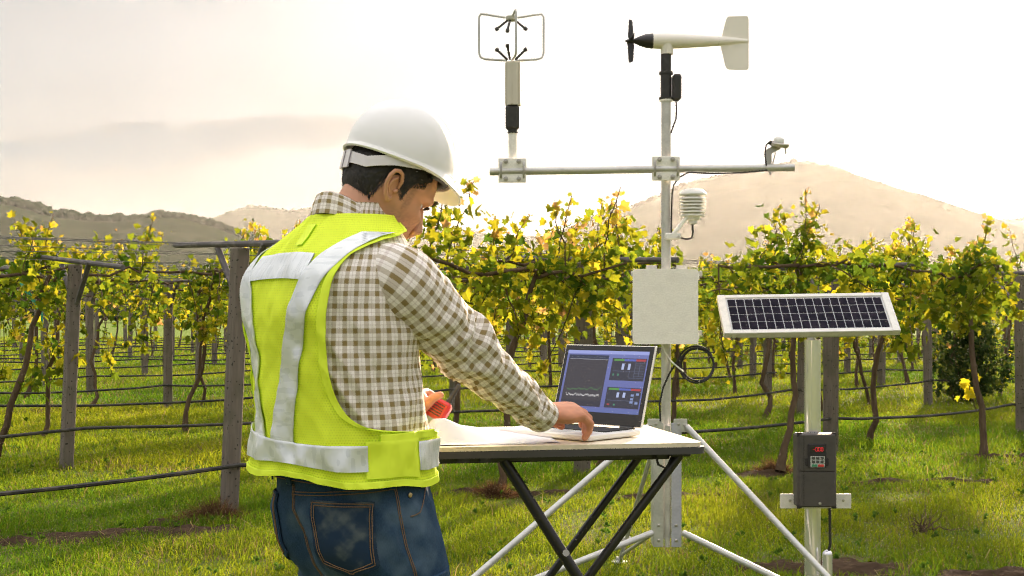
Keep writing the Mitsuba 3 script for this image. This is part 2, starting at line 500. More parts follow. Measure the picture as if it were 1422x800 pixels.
# bare soil: (centre x, centre y, half-length, half-width, direction deg)
SOIL = [(-2.55, 7.75, 0.85, 0.24, 12), (-1.98, 8.42, 0.34, 0.16, 30), (2.9, 6.60, 1.2, 0.26, 3), (1.75, 6.75, 0.5, 0.18, 0), (-0.25, 9.55, 0.55, 0.16, 15), (2.1, 10.7, 0.40, 0.16, 10), (4.5, 12.05, 0.5, 0.15, 0),
        (3.4, 10.2, 1.0, 0.10, 5), (1.2, 9.4, 0.5, 0.10, 8)]


def soil_at(x, y):
    s = np.zeros_like(x)
    n = meshkit.fbm(np.stack([x * 3.1, y * 3.1, x * 0], -1), 4, 31)
    for cx, cy, a, b, deg in SOIL:
        c, d = math.cos(math.radians(deg)), math.sin(math.radians(deg))
        u, v = (x - cx) * c + (y - cy) * d, -(x - cx) * d + (y - cy) * c
        s = np.maximum(s, np.clip(1.35 - np.sqrt((u / a) ** 2 + (v / b) ** 2) + (n - 0.5) * 2.1, 0, 1))
    return s


def soil_patch(cx, cy, a, b, deg, seed):
    nx, ny = 48, 26
    u, v = np.meshgrid(np.linspace(-1.35, 1.35, nx), np.linspace(-1.5, 1.5, ny))
    c, d = math.cos(math.radians(deg)), math.sin(math.radians(deg))
    x, y = cx + u * a * c - v * b * d, cy + u * a * d + v * b * c
    n = meshkit.fbm(np.stack([x * 9, y * 9, x * 0], -1), 4, seed)
    z = -0.012 + 0.055 * np.clip(soil_at(x, y), 0, 1) * (0.3 + n) + (n - .5) * 0.03 * (soil_at(x, y) > .1)
    i = np.arange(ny - 1)[:, None] * nx + np.arange(nx - 1)
    f = np.stack([i, i + 1, i + nx + 1, i + nx], -1).reshape(-1, 4)
    return np.stack([x, y, z], -1).reshape(-1, 3), f


add('bare_soil', join([soil_patch(*s, 50 + i) for i, s in enumerate(SOIL)]), mat['soil'], smooth=True, label='patches of bare brown soil between the grass', kind='stuff')


def grass_blades(x, y, h, w, bend, cols, segs):
    n = len(x)
    ang = rng.uniform(0, 2 * np.pi, n)
    side = np.stack([np.cos(ang), np.sin(ang), np.zeros(n)], -1) * (w / 2)[:, None]
    la = rng.uniform(0, 2 * np.pi, n)
    lean = np.stack([np.cos(la), np.sin(la), np.zeros(n)], -1) * (bend * h)[:, None]
    p = np.stack([x, y, np.zeros(n) - 0.01], -1)
    up = np.array([0, 0, 1.0]) * h[:, None]
    if segs == 2:
        v = np.stack([p - side, p + side, p + up * .6 + lean * .35 - side * .7, p + up * .6 + lean * .35 + side * .7, p + up * (1 - .25 * bend[:, None]) + lean], 1)
        t = np.array([[0, 1, 3], [0, 3, 2], [2, 3, 4]])
        shade = np.ones(5)
    else:
        v = np.stack([p - side, p + side, p + up + lean], 1)
        t = np.array([[0, 1, 2]])
    k = v.shape[1]
    f = (t[None] + (np.arange(n) * k)[:, None, None]).reshape(-1, 3)
    return v.reshape(-1, 3), f, np.repeat(cols, k, 0)


def grass_zone(y0, y1, per_m2, hmean, width, segs, power):
    xl, xr = -0.43, 0.43
    area = (y1 ** 2 - y0 ** 2) / 2 * (xr - xl)
    n = int(area * per_m2)
    y = np.sqrt(rng.uniform(y0 ** 2, y1 ** 2, n))
    x = rng.uniform(xl, xr, n) * y
    q = np.stack([x, y, x * 0], -1)
    clump = meshkit.fbm(q * 2.2, 4, 5)
    big = meshkit.fbm(q * 0.35, 3, 6)
    s = soil_at(x, y) if y0 < 14 else np.zeros(n)
    keep = (rng.random(n) > s * 1.15) & (rng.random(n) < 0.45 + 1.1 * clump)
    x, y, clump, big, s, q = x[keep], y[keep], clump[keep], big[keep], s[keep], q[keep]
    n = len(x)
    h = hmean * (0.35 + 1.3 * clump ** 1.5) * rng.uniform(0.45, 1.35, n) * (1 - 0.5 * s)
    tall = rng.random(n) < 0.02
    h[tall] *= 1.9
    w = width * rng.uniform(0.6, 1.4, n)
    bend = rng.uniform(0.15, 1.0, n)
    t = np.clip(0.9 * (big - 0.5) * 2 + 0.5 + rng.normal(0, 0.22, n), 0, 1)[:, None]
    col = np.array([0.100, 0.212, 0.012]) * (1 - t) + np.array([0.285, 0.315, 0.017]) * t
    dry = rng.random(n) < 0.05 + 0.25 * np.clip(meshkit.fbm(q * 1.1, 3, 12) - 0.52, 0, 1) * 3
    col[dry] = np.array([0.28, 0.22, 0.09]) * rng.uniform(.6, 1.2, (dry.sum(), 1))
    col *= rng.uniform(0.7, 1.25, (n, 1))
    return grass_blades(x, y, h, w, bend, col, segs)


def cat3(zs):
    vs, fs, cs, k = [], [], [], 0
    for v, f, c in zs:
        vs.append(v); fs.append(f + k); cs.append(c); k += len(v)
    return np.vstack(vs), np.vstack(fs), np.vstack(cs)


v, f, c = cat3([grass_zone(6.2, 10.5, 4200, 0.075, 0.0055, 2, 1), grass_zone(10.5, 18, 1700, 0.085, 0.009, 2, 1), grass_zone(18, 34, 330, 0.10, 0.020, 1, 1), grass_zone(34, 70, 60, 0.13, 0.05, 1, 1)])
add('grass', (v, f), mat['blade'], color=c, label='short green grass between the vine rows', kind='stuff')

# low broad-leaved weeds and straw lying in the grass
vs, fs, cs, k = [], [], [], 0
for i in range(220):
    y = math.sqrt(rng.uniform(6.4 ** 2, 13 ** 2)); x = rng.uniform(-.42, .42) * y
    for j in range(rng.integers(3, 7)):
        a, L, w = rng.uniform(0, 2 * np.pi), rng.uniform(.018, .042), rng.uniform(.006, .012)
        d, s = np.array([math.cos(a), math.sin(a), 0]), np.array([-math.sin(a), math.cos(a), 0])
        b = np.array([x, y, 0.015 + rng.uniform(0, .03)])
        vs.append(np.array([b, b + d * L * .5 + s * w + [0, 0, .03], b + d * L + [0, 0, .015], b + d * L * .5 - s * w + [0, 0, .03]])); fs.append(np.array([[0, 1, 2], [0, 2, 3]]) + k); k += 4
        cs.append(np.tile(np.array([0.085, 0.16, 0.018]) * rng.uniform(.7, 1.5), (4, 1)))
add('weeds', (np.vstack(vs), np.vstack(fs)), mat['blade'], color=np.vstack(cs), label='small broad-leaved weeds among the grass', kind='stuff')
vs, fs, cs, k = [], [], [], 0
for i in range(1500):
    y = math.sqrt(rng.uniform(6.3 ** 2, 13 ** 2)); x = rng.uniform(-.42, .42) * y
    if meshkit.fbm(np.array([x * .8, y * .8, 3.0]), 3, 77) < .47 and rng.random() > soil_at(np.array([x]), np.array([y]))[0]:
        continue
    a, L, e = rng.uniform(0, 2 * np.pi), rng.uniform(.05, .20), rng.uniform(-.3, .5)
    d, s = np.array([math.cos(a), math.sin(a), e]) * L, np.array([-math.sin(a), math.cos(a), 0]) * .0022
    b = np.array([x, y, rng.uniform(0.01, .055)])
    vs.append(np.array([b - s, b + s, b + d + s, b + d - s])); fs.append(np.array([[0, 1, 2], [0, 2, 3]]) + k); k += 4
    cs.append(np.tile(np.array([0.36, 0.28, 0.14]) * rng.uniform(.45, 1.2), (4, 1)))
add('straw', (np.vstack(vs), np.vstack(fs)), mat['blade'], color=np.vstack(cs), label='loose dry straw lying in the grass', kind='stuff')

# ------------------------------------------------------------------ posts, hoses, wires
posts, outside = [], {}


def out_of(r, q):
    outside[r, q < 700] = outside.get((r, q < 700), -1) + 1
    return outside[r, q < 700]


for r in range(ROWS):
    for k in range(-6, 40):
        p = O0 + DW * r + DU * k
        j = np.random.default_rng(1000 + r * 97 + k + 50)
        if p[1] < 7.6 or not -70 < px_of(*p) < 1500 or p[1] > 58:
            continue
        p = p + {(0, 0): np.array([-.03, 0]), (0, 3): np.array([.19, 0])}.get((r, k), j.normal(0, .07, 2))
        posts.append((r, k, p, j))
for r in range(ROWS):
    mine = sorted([q for q in posts if q[0] == r], key=lambda q: px_of(*q[2]))
    seen = 0
    for (_, k, p, j) in mine:
        x, y = p
        inframe = 0 <= px_of(x, y) <= 1422
        seen += inframe
        lean = np.array([0.075, 0.01]) if (r, k) in ((0, 0), (1, 0)) else j.normal(0, .03, 2)
        H = BAR_Z - 0.02 + (j.normal(0, .025) if r else 0)
        if (r, k) == (0, 0):
            H = 1.775
        w = 0.108 * j.uniform(.9, 1.08)
        nm = f'{ordinal(seen - 1)} from the left' if inframe else f'{ordinal(out_of(r, px_of(x, y)))} past the {"left" if px_of(x, y) < 700 else "right"} edge'
        label = f'weathered grey trellis post with braced crossbar, {nm} in the {ordinal(r)} row'
        t = thing('trellis_post', label, 'post', 'trellis posts of the vineyard')
        a, b = np.array([x, y, -0.02]), np.array([x + lean[0], y + lean[1], H])
        near = y < 24
        add('pole', beam(a, b, w, w * .92, 0.008 if near else 0.0012, up=U3), mat['post'], t)
        bl, br = b - W3 * 1.06, b + W3 * 1.06
        off = U3 * j.uniform(-.02, .02) + np.array([0, 0, 0.026 + H * 0])
        sag = np.array([0, 0, {(0, 0): -.035, (1, 0): -.08}.get((r, k), j.normal(0, .025))])
        add('crossbar', tube([bl + off - sag, b + off, br + off + sag], 0.021, 8 if near else 5), mat['bar'], t)
        if y < 34:
            for s in (-1, 1):
                add('brace', beam(b - np.array([0, 0, .34]) + W3 * s * .04, b + W3 * s * .34 - np.array([0, 0, -.01]), .042, .022, .003), mat['bar'], t)

for r in range(ROWS):
    base = O0 + DW * r
    ks = np.arange(-3, 26, 0.125) if r < 6 else np.arange(-3, 26, 0.5)
    j = np.random.default_rng(300 + r)
    pts = []
    for k in ks:
        p = base + DU * k
        if p[1] < 6.0 or not -260 < px_of(*p) < 1660 or p[1] > 62:
            continue
        fr = k - math.floor(k)
        pts.append([p[0], p[1], HOSE_Z + .02 * math.sin(k * 1.7 + r) - .045 * 4 * fr * (1 - fr) + j.normal(0, .003)])
    off = np.array([U[1], -U[0], 0]) * 0.066
    if len(pts) > 3:
        add('irrigation_hose', tube(np.array(pts) + off, 0.0145 if r < 6 else 0.016, 7), mat['hose'], label=f'black irrigation hose strung along the {ordinal(r)} vine row', cat='hose', group='irrigation hoses of the vineyard')
        for i, o in enumerate((-1.0, -.84, -.62) if r == 0 else (-1.0, -.62, .62, 1.0) if r < 7 else (-1.0, 1.0)):
            wp = np.array(pts)
            wp[:, 2] = BAR_Z + .055 + .018 * np.sin(np.arange(len(wp)) * .31 + i * 2 + r)
            add('trellis_wire', tube(wp + W3 * o, 0.0028 if r < 3 else 0.004, 4), mat['wire'],
                label=f'thin taut wire over the {ordinal(r)} vine row, {ordinal(i)} of its wires from the far side', cat='wire', group='trellis wires of the vineyard')

# ------------------------------------------------------------------ vines
LEAF_NEAR = np.array([(0, 0), (.25, -.13), (.52, .06), (.36, .28), (.55, .56), (.24, .62), (0, 1), (-.24, .62), (-.55, .56), (-.36, .28), (-.52, .06), (-.25, -.13)])
LEAF_FAR = np.array([(0, -.05), (.45, .05), (.42, .55), (0, 1), (-.42, .55), (-.45, .05)])


def leaves(pos, axis, nrm, size, col, outline, jit):
    """Folded leaves: pos is the stalk end, axis the midrib, nrm about the face; one colour per leaf."""
    n = len(pos)
    axis = axis / np.linalg.norm(axis, axis=1, keepdims=True)
    side = np.cross(nrm, axis); side /= np.linalg.norm(side, axis=1, keepdims=True) + 1e-9
    nn = np.cross(axis, side)
    o = np.vstack([[0, .36], outline])
    fold = jit.uniform(.15, .55, (n, 1)); curl = jit.uniform(-.1, .35, (n, 1))
    a = o[None, :, 0] * (1 + .25 * (jit.random((n, len(o))) - .5)); b = o[None, :, 1] * np.ones((n, 1))
    z = np.abs(a) * fold - curl * b ** 2
    V = pos[:, None] + size[:, None, None] * (a[..., None] * side[:, None] + b[..., None] * axis[:, None] + z[..., None] * nn[:, None])
    m = len(outline)
    t = np.array([[0, 1 + i, 1 + (i + 1) % m] for i in range(m)])
    Fc = (t[None] + (np.arange(n) * (m + 1))[:, None, None]).reshape(-1, 3)
    return V.reshape(-1, 3), Fc, np.repeat(col, m + 1, 0)


def wander(a, b, n, amp, j):
    t = np.linspace(0, 1, n)[:, None]
    p = np.asarray(a) * (1 - t) + np.asarray(b) * t
    d = np.cumsum(j.normal(0, 1, (n, 3)), 0); d -= t * d[-1]
    return p + d * amp


def leaf_colors(n, tip, j):
    """From grown green to young yellow and peach-tinted leaves; tip 0..1 per leaf."""
    g = np.array([0.058, 0.118, 0.010]); yg = np.array([0.20, 0.245, 0.012]); yl = np.array([0.56, 0.46, 0.02]); pk = np.array([0.62, 0.36, 0.12])
    t = np.clip(tip + j.normal(0, .22, n), 0, 1)[:, None]
    c = np.where(t < .42, g + (yg - g) * t / .42, np.where(t < .85, yg + (yl - yg) * (t - .42) / .43, yl + (pk - yl) * (t - .85) / .15))
    return c * j.uniform(.72, 1.2, (n, 1))


def make_vine(x, y, r, label, leafy, j, top=None, single=0):
    t = thing('grapevine', label, 'grapevine', 'grapevines of the vineyard')
    near, mid = y < 19, y < 32
    zc = 1.70 + j.normal(0, .05)
    top = np.array([x, y]) + (j.normal(0, .16, 2) if top is None else 0) if top is None else np.array(top)
    head = np.array([top[0], top[1], zc])
    tr = wander((x, y, -.03), head, 11 if near else 7, .036, j)
    rad = np.linspace(.031, .018, len(tr)) * j.uniform(.8, 1.15); rad[0] *= 1.5
    sticks = [tube(tr, rad, 7 if near else 5)]
    cps, cts = [], []
    arms = []
    for s in (-1, 1):
        L = j.uniform(.7, 1.35)
        end = head + U3 * s * L + W3 * j.normal(0, .3) + np.array([0, 0, j.normal(.02, .05)])
        a = wander(head, end, 8, .03, j)
        arms.append(a)
        sticks.append(tube(a, np.linspace(.020, .010, 8), 6 if near else 4))
    for s in (-1, 1):
        a = wander(head, head + W3 * s * j.uniform(.5, 1.0) + U3 * j.normal(0, .3) + np.array([0, 0, .05]), 6, .03, j)
        arms.append(a)
        sticks.append(tube(a, np.linspace(.016, .008, 6), 5 if near else 4))
    canes = []
    nshoot = int((15 if near else 13) * (0.55 + 0.55 * leafy))
    for i in range(nshoot):
        a = arms[j.integers(0, len(arms))]
        b = a[j.integers(0, len(a))]
        if j.random() < (.56 if r == 0 or leafy < .6 else .46):
            d = np.array([j.normal(0, .14), j.normal(0, .14), j.uniform(.25, .66) * (.5 + .6 * min(leafy, .85))])
        else:
            d = np.array([j.normal(0, .30), j.normal(0, .30), -j.uniform(.20, .85 if r == 0 or leafy < .6 else 1.12)])
        c = wander(b, b + d, 7, .018, j)
        canes.append((c, d[2] > 0))
        sticks_c.append(tube(c, np.linspace(.0062, .0034, 7), 4)) if mid else None
    for _ in range(int(j.random() < .45 * leafy + .1) + int(r > 0 and leafy > .5 and j.random() < .6)):           # shoots low on the trunk
        b = tr[j.integers(len(tr) // 4, len(tr) - 1)]
        c = wander(b, b + np.array([j.normal(0, .3), j.normal(0, .2), j.uniform(.05, .4)]), 7, .02, j); canes.append((c, False))
    P_, Tp = [], []
    per = (44 if near else 32 if mid else 17) * (0.5 + 0.62 * leafy)
    for c, up in canes:
        n = int(per * j.uniform(.7, 1.3))
        tt = j.random(n) ** .85
        q = tt * (len(c) - 1); i0 = np.minimum(q.astype(int), len(c) - 2); w = (q - i0)[:, None]
        p = c[i0] * (1 - w) + c[i0 + 1] * w
        spread = np.where(tt > .8, .016, .080)[:, None]
        P_.append(p + j.normal(0, 1, (n, 3)) * spread); Tp.append((.12 + .85 * tt ** 1.6) if up else (.10 + .42 * tt))
    for a in arms:
        n = int(per * .8 * leafy)
        q = j.integers(0, len(a), n)
        P_.append(a[q] + j.normal(0, 1, (n, 3)) * np.array([.13, .13, .10])); Tp.append(np.full(n, .2))
    P_ = np.vstack(P_); Tp = np.concatenate(Tp); n = len(P_)
    nrm = j.normal(0, .65, (n, 3)) + np.array([0, -.25, .75])
    ax = j.normal(0, .8, (n, 3)) + np.array([0, 0, -.55])
    base_size = .084 if near else .096 if mid else .135
    size = base_size * j.uniform(.50, 1.25, n) * (1 - .62 * np.clip(Tp - .40, 0, 1) * 1.7)
    col = leaf_colors(n, Tp * .72 + .14 + tint, j)
    add('trunk', join(sticks), mat['bark'], t, smooth=60 if near else False)
    if mid and sticks_c:
        add('canes', join(sticks_c), mat['bark'], t, kind='stuff', label='thin leafy canes of the vine')
    if single:
        order = np.argsort(P_[:, 1] + .25 * j.random(n))[:single]
        for i in order:
            v, f, cc = leaves(P_[i:i + 1], ax[i:i + 1], nrm[i:i + 1], size[i:i + 1], col[i:i + 1], LEAF_NEAR, j)
            add('leaf', (v, f), mat['leaf'], t, color=cc)
        rest = np.setdiff1d(np.arange(n), order)
        P_, ax, nrm, size, col = P_[rest], ax[rest], nrm[rest], size[rest], col[rest]
    v, f, cc = leaves(P_, ax, nrm, size, col, LEAF_NEAR if mid else LEAF_FAR, j)
    add('foliage', (v, f), mat['leaf'], t, color=cc, kind='stuff', label='green and yellow leaves of the vine')


vines = []
# the first row as the photograph shows it: (foot px, py, top px)
for fx, fy, tx, ty_off in ((693, 686, 745, .15), (1082, 660, 1112, .3), (1368, 634, 1352, .3)):
    Y = EYE * F / (fy - HORIZON)
    vines.append((0, (fx - 711) / F * Y, Y, ((tx - 711) / F * (Y + ty_off), Y + ty_off), 1.0))
for (r, k, lean_) in ((0, 1.02, None), (0, 2.25, None), (0, 3.5, None)):
    p = O0 + DU * k
    vines.append((r, p[0] + .05, p[1] + .35, None, .85))
for fx, fy, tx in ((60, 612, 110), (245, 602, 300), (-14, 640, 70)):
    Y = EYE * F / (fy - HORIZON)
    vines.append((1, (fx - 711) / F * Y, Y, ((tx - 711) / F * Y, Y), .62))
for r in range(1, ROWS):
    step = .5 if r < 5 else 1.0 if r < 9 else 1.4
    for k in np.arange(-5.25, 30, step):
        j = np.random.default_rng(9000 + r * 211 + int(k * 4))
        p = O0 + DW * r + DU * (k + j.normal(0, .08))
        q = px_of(*p)
        if p[1] < 8 or p[1] > 56 or not -110 < q < 1530:
            continue
        left = q < 330
        if r == 1 and left:
            continue
        if left and j.random() < .35:
            continue
        vines.append((r, p[0], p[1], None, (.30 if left else .74) * j.uniform(.8, 1.15)))
count, beyond = {}, {}
vines.sort(key=lambda q: (q[0], px_of(q[1], q[2])))
for (r, x, y, top, leafy) in vines:
    q = px_of(x, y)
    if 0 <= q <= 1422:
        count[r] = count.get(r, 0) + 1
        where = f'{ordinal(count[r] - 1)} from the left in the {ordinal(r)} vine row'
    else:
        sd = 'left' if q < 700 else 'right'
        beyond[r, sd] = beyond.get((r, sd), 0) + 1
        where = f'{ordinal(beyond[r, sd] - 1)} past the {sd} edge in the {ordinal(r)} row'
    j = np.random.default_rng(int(abs(x * 1000)) + int(y * 7919))
    sticks_c = []
    tint = .10 if 560 < q < 900 else 0.0
    kind = 'sparse grapevine with yellowing leaves' if leafy < .7 else 'leafy grapevine with yellow young shoots'
    make_vine(x, y, r, f'{kind}, {where}', leafy, j, top, 24 if (y < 13.5 and 540 < q < 1422) else 0)
print('posts', len(posts), 'vines', len(vines))

# ------------------------------------------------------------------ the person
PHI = math.radians(40)
FWD, RGT = np.array([math.cos(PHI), math.sin(PHI), 0]), np.array([math.sin(PHI), -math.cos(PHI), 0])
PC = np.array([-0.362, 2.74, 0.0])
# height, half-width, half-depth, forward offset
TORSO = np.array([(0.98, .186, .150, .008), (1.06, .189, .156, .006), (1.15, .191, .157, .002), (1.25, .194, .155, -.006), (1.34, .197, .150, -.012), (1.41, .194, .140, -.010), (1.455, .180, .122, .000),
                  (1.485, .158, .107, .012), (1.51, .126, .094, .022), (1.532, .092, .082, .031), (1.552, .072, .075, .038), (1.575, .066, .071, .046)])
tab = [PchipInterpolator(TORSO[:, 0], TORSO[:, i]) for i in (1, 2, 3)]


def torso(th, z, off=0.0, wr=1.0):
    """Point on the shirt's surface: th = 0 at the middle of the back, positive towards the right side (radians)."""
    th, z = np.broadcast_arrays(np.asarray(th, float), np.asarray(z, float))
    a, b, c = tab[0](z), tab[1](z), tab[2](z)
    e = 2 / 2.25
    sx, cx = np.sign(np.sin(th)) * np.abs(np.sin(th)) ** e, np.sign(np.cos(th)) * np.abs(np.cos(th)) ** e
    groove = -0.010 * np.exp(-(th / .22) ** 2) * np.clip((z - 1.1) / .15, 0, 1) * np.clip((1.48 - z) / .08, 0, 1)
    blade = 0.008 * np.exp(-((np.abs(th) - .62) / .30) ** 2) * np.exp(-((z - 1.40) / .07) ** 2)
    q = np.stack([np.sin(th) * 2.2 + 5, np.cos(th) * 2.2 + 5, z * 7 + np.sin(th) * 1.6], -1)
    fold = (meshkit.fbm(q * 1.5, 3, 61) - .5) * 0.030 * np.clip((1.46 - z) / .15, .15, 1) * wr
    q2 = np.stack([th * 1.2, z * 16 - np.abs(th - 1.3) * 4, z * 0], -1)
    fold = fold + (np.abs(meshkit.noise(q2, 62) - .5) - .2) * -0.034 * np.clip((1.35 - z) / .1, 0, 1) * np.exp(-((th - 1.25) / .6) ** 2) * wr
    r = off + groove + blade + fold
    n1, n2 = sx / a, -cx / b
    nl = np.sqrt(n1 ** 2 + n2 ** 2)
    X, Yf = sx * a + r * n1 / nl, -cx * b + c + r * n2 / nl
    return PC + X[..., None] * RGT + Yf[..., None] * FWD + z[..., None] * np.array([0, 0, 1.0])


def grid_faces(nu, nv):
    i = np.arange(nv - 1)[:, None] * nu + np.arange(nu - 1)
    return np.stack([i, i + 1, i + nu + 1, i + nu], -1).reshape(-1, 4)


# joints of the arms
RS, RE, RW = PC + RGT * .158 + FWD * .012 + [0, 0, 1.425], at(645, 484, 2.765), at(750, 576, 2.945)
LS, LE, LW = PC - RGT * .158 + FWD * .012 + [0, 0, 1.425], np.array([-0.475, 2.99, 1.165]), np.array([-0.262, 3.075, 1.092])
HPSI, HPIT = math.radians(26), math.radians(30)
HF = np.array([math.cos(HPIT) * math.cos(HPSI), math.cos(HPIT) * math.sin(HPSI), -math.sin(HPIT)])
HU = np.array([math.sin(HPIT) * math.cos(HPSI), math.sin(HPIT) * math.sin(HPSI), math.cos(HPIT)])
HL = np.cross(HU, HF)                                   # towards the left ear
HEAD = np.array([-0.268, 2.80, 1.604])
HK = 1.05


def hd(x, y, z):
    return HEAD + HK * (np.multiply.outer(x, HF) + np.multiply.outer(y, HL) + np.multiply.outer(z, HU))


HZ = np.array([-.120, -.112, -.100, -.085, -.065, -.05, -.03, -.012, .004, .018, .04, .07, .095, .110, .118])
HFR = np.array([.050, .066, .073, .076, .078, .081, .083, .081, .080, .089, .088, .077, .052, .026, .004])
HBK = np.array([.012, -.005, -.020, -.035, -.056, -.070, -.084, -.093, -.097, -.099, -.099, -.088, -.062, -.032, -.004])
HWD = np.array([.012, .028, .040, .051, .060, .064, .069, .072, .0745, .076, .077, .071, .051, .027, .004])
hF, hB, hW = (PchipInterpolator(HZ, q) for q in (HFR, HBK, HWD))


def head_local(th, z, off=0.0):
    """th = 0 at the face, pi/2 at the left side."""
    fr, bk, w = hF(z), hB(z), hW(z)
    c, h = (fr + bk) / 2, (fr - bk) / 2
    e = 2 / 2.35
    cx, sx = np.sign(np.cos(th)) * np.abs(np.cos(th)) ** e, np.sign(np.sin(th)) * np.abs(np.sin(th)) ** e
    x, y = c + h * cx, w * sx
    front = np.clip(np.cos(th), 0, 1)
    g = lambda y0, z0, sy, sz: np.exp(-((np.abs(y) - y0) / sy) ** 2 - ((z - z0) / sz) ** 2) * front ** .5
    d = .006 * g(.030, .021, .020, .008) - .013 * g(.031, .001, .015, .011) + .006 * g(.043, -.026, .018, .018) - .003 * g(.0, -.004, .010, .008)
    d = d + .006 * g(.0, -.0645, .020, .006) + .006 * g(.0, -.078, .018, .006) - .004 * g(.0, -.0712, .022, .0025) + .006 * g(0, -.103, .016, .010) - .004 * g(.0, -.089, .018, .005)
    n = np.stack([np.cos(th), np.sin(th)], -1)
    r = d + off
    return x + r * n[..., 0], y + r * n[..., 1], z


NT, NZ = 140, 120
zz = -.120 + .238 * (.5 - .5 * np.cos(np.linspace(0, np.pi, NZ)))
tt, zg = np.meshgrid(np.arange(NT) / NT * 2 * np.pi, zz)
hv = hd(*head_local(tt, zg)).reshape(-1, 3)
hf = []
for i in range(NZ - 1):
    for j in range(NT):
        p, q = i * NT + j, i * NT + (j + 1) % NT
        hf += [[p, q, q + NT], [p, q + NT, p + NT]]
hv = np.vstack([hv, hd(.031, 0, -.1203), hd(0, 0, .1183)])
for j in range(NT):
    hf += [[(j + 1) % NT, j, NT * NZ], [(NZ - 1) * NT + j, (NZ - 1) * NT + (j + 1) % NT, NT * NZ + 1]]
head = man(hv, np.array(hf))


def hull_pts(pts, rs, seg=20):
    return Manifold.batch_hull([Manifold.sphere(r, seg).translate(list(map(float, p))) for p, r in zip(pts, rs)])


nose = hull_pts([hd(.081, 0, .004), hd(.099, 0, -.036), hd(.088, .011, -.044), hd(.088, -.011, -.044)], [.0065, .0085, .0075, .0075])
nose = nose + hull_pts([hd(.092, 0, -.047), hd(.084, 0, -.060)], [.006, .004])
nose = Manifold(m3.Mesh(*(lambda t: (np.asarray(t.vertices, np.float32), np.asarray(t.faces, np.uint32)))(taubin(nose, .003, 4))))


def ear(s):
    def e(u, w, o):                                      # u back from the cheek, w up, o out from the skull
        return hd(-.006 - u + .10 * w, s * (.0725 + o), -.008 + w)
    rim = [e(.000, .006, .003), e(.002, .018, .009), e(.010, .029, .013), e(.020, .032, .016), e(.029, .026, .019), e(.032, .013, .019), e(.029, -.002, .016), e(.022, -.014, .012), e(.014, -.023, .009), e(.006, -.028, .006), e(.002, -.022, .004)]
    m = chain(rim, [.0035, .004, .004, .0042, .0045, .0045, .0045, .0048, .0055, .0060, .004], 12)
    plate = hull_pts([e(.004, .012, .001), e(.014, .025, .005), e(.025, .018, .008), e(.024, -.002, .007), e(.012, -.020, .004), e(.004, -.020, .001)], [.0022] * 6, 10)
    anti = chain([e(.013, .020, .008), e(.020, .010, .012), e(.020, -.004, .011), e(.013, -.014, .008)], [.003, .0035, .0035, .003], 10)
    tragus = hull_pts([e(-.001, -.002, .002), e(.003, -.007, .005)], [.004, .0035], 10)
    root = hull_pts([e(.012, .012, -.012), e(.012, -.010, -.012), e(.018, 0, .002)], [.010, .009, .006], 10)
    return m + plate + anti + tragus + root


neck = chain([PC + FWD * .02 + [0, 0, 1.46], PC + FWD * .045 + [0, 0, 1.545], hd(-.030, 0, -.045), hd(-.028, 0, -.005)], [.080, .061, .058, .060], 30)
trunk = Manifold.batch_hull([Manifold.sphere(1, 28).scale([.11, .11, .07]).translate(list(map(float, PC + q))) for q in (RGT * .055 + [0, 0, 1.40], -RGT * .055 + [0, 0, 1.40], [0, 0, 1.05], [0, 0, 1.2])])
pel = PC + np.array([.025, .01, 0])
legs = Manifold()
for s in (-1, 1):
    hip, knee, ank = pel + RGT * s * .085 + [0, 0, .86], pel + RGT * s * .10 + FWD * (.05 if s > 0 else .0) + [0, 0, .50], pel + RGT * s * .11 + FWD * (.02 if s > 0 else -.05) + [0, 0, .09]
    legs = legs + chain([pel + RGT * s * .06 + [0, 0, 1.0], hip, knee, ank], [.060, .062, .048, .038], 20)
shoulders = Manifold()
for S, E, Wr in ((RS, RE, RW), (LS, LE, LW)):
    c0 = PC + [0, 0, 1.42] + (S - PC - [0, 0, 1.425]) * .5
    shoulders = shoulders + chain([c0, S - [0, 0, .01], E, E * .45 + Wr * .55, Wr], [.05, .043, .036, .033, .026], 20)
base = taubin(trunk + legs + shoulders + neck, .012, 12)
body = man(base.vertices, base.faces)


def finger(p, dirs, lens, rads):
    pts = [np.asarray(p, float)]
    for d, l in zip(dirs, lens):
        pts.append(pts[-1] + unit(d) * l)
    return chain(pts, rads, 14), pts


def hand(wrist, p, l, n, curl, fl, thumb, k=1.0):
    """wrist; p towards the knuckles, l towards the thumb side, n out of the back of the hand. curl: bends in radians per finger."""
    kn = [wrist + p * .092 * k + l * o + n * h for o, h in ((.030, .002), (.010, .006), (-.011, .004), (-.030, -.003))]
    palm = hull_pts([wrist, wrist + l * .014, wrist - l * .014, *kn, wrist + p * .05 + l * .030 - n * .010, wrist + p * .055 - l * .030 - n * .006], [.022, .019, .019, .0125, .0130, .0125, .0112, .013, .014])
    m, tips = palm, []
    for i, q in enumerate(kn):
        dirs, ang = [], 0.0
        for b in curl[i]:
            ang += b
            dirs.append(p * math.cos(ang) - n * math.sin(ang) + l * (.10 - .07 * i) * math.cos(ang))
        g_, pts = finger(q, dirs, fl[i], [.0112, .0100, .0088, .0076])
        m = m + g_; tips.append(pts)
    tb, _ = finger(wrist + p * .022 + l * .020 - n * .008, *thumb, [.0145, .0128, .0105, .0088])
    m = m + tb
    t = taubin(m, .0035, 6)
    return man(t.vertices, t.faces), tips


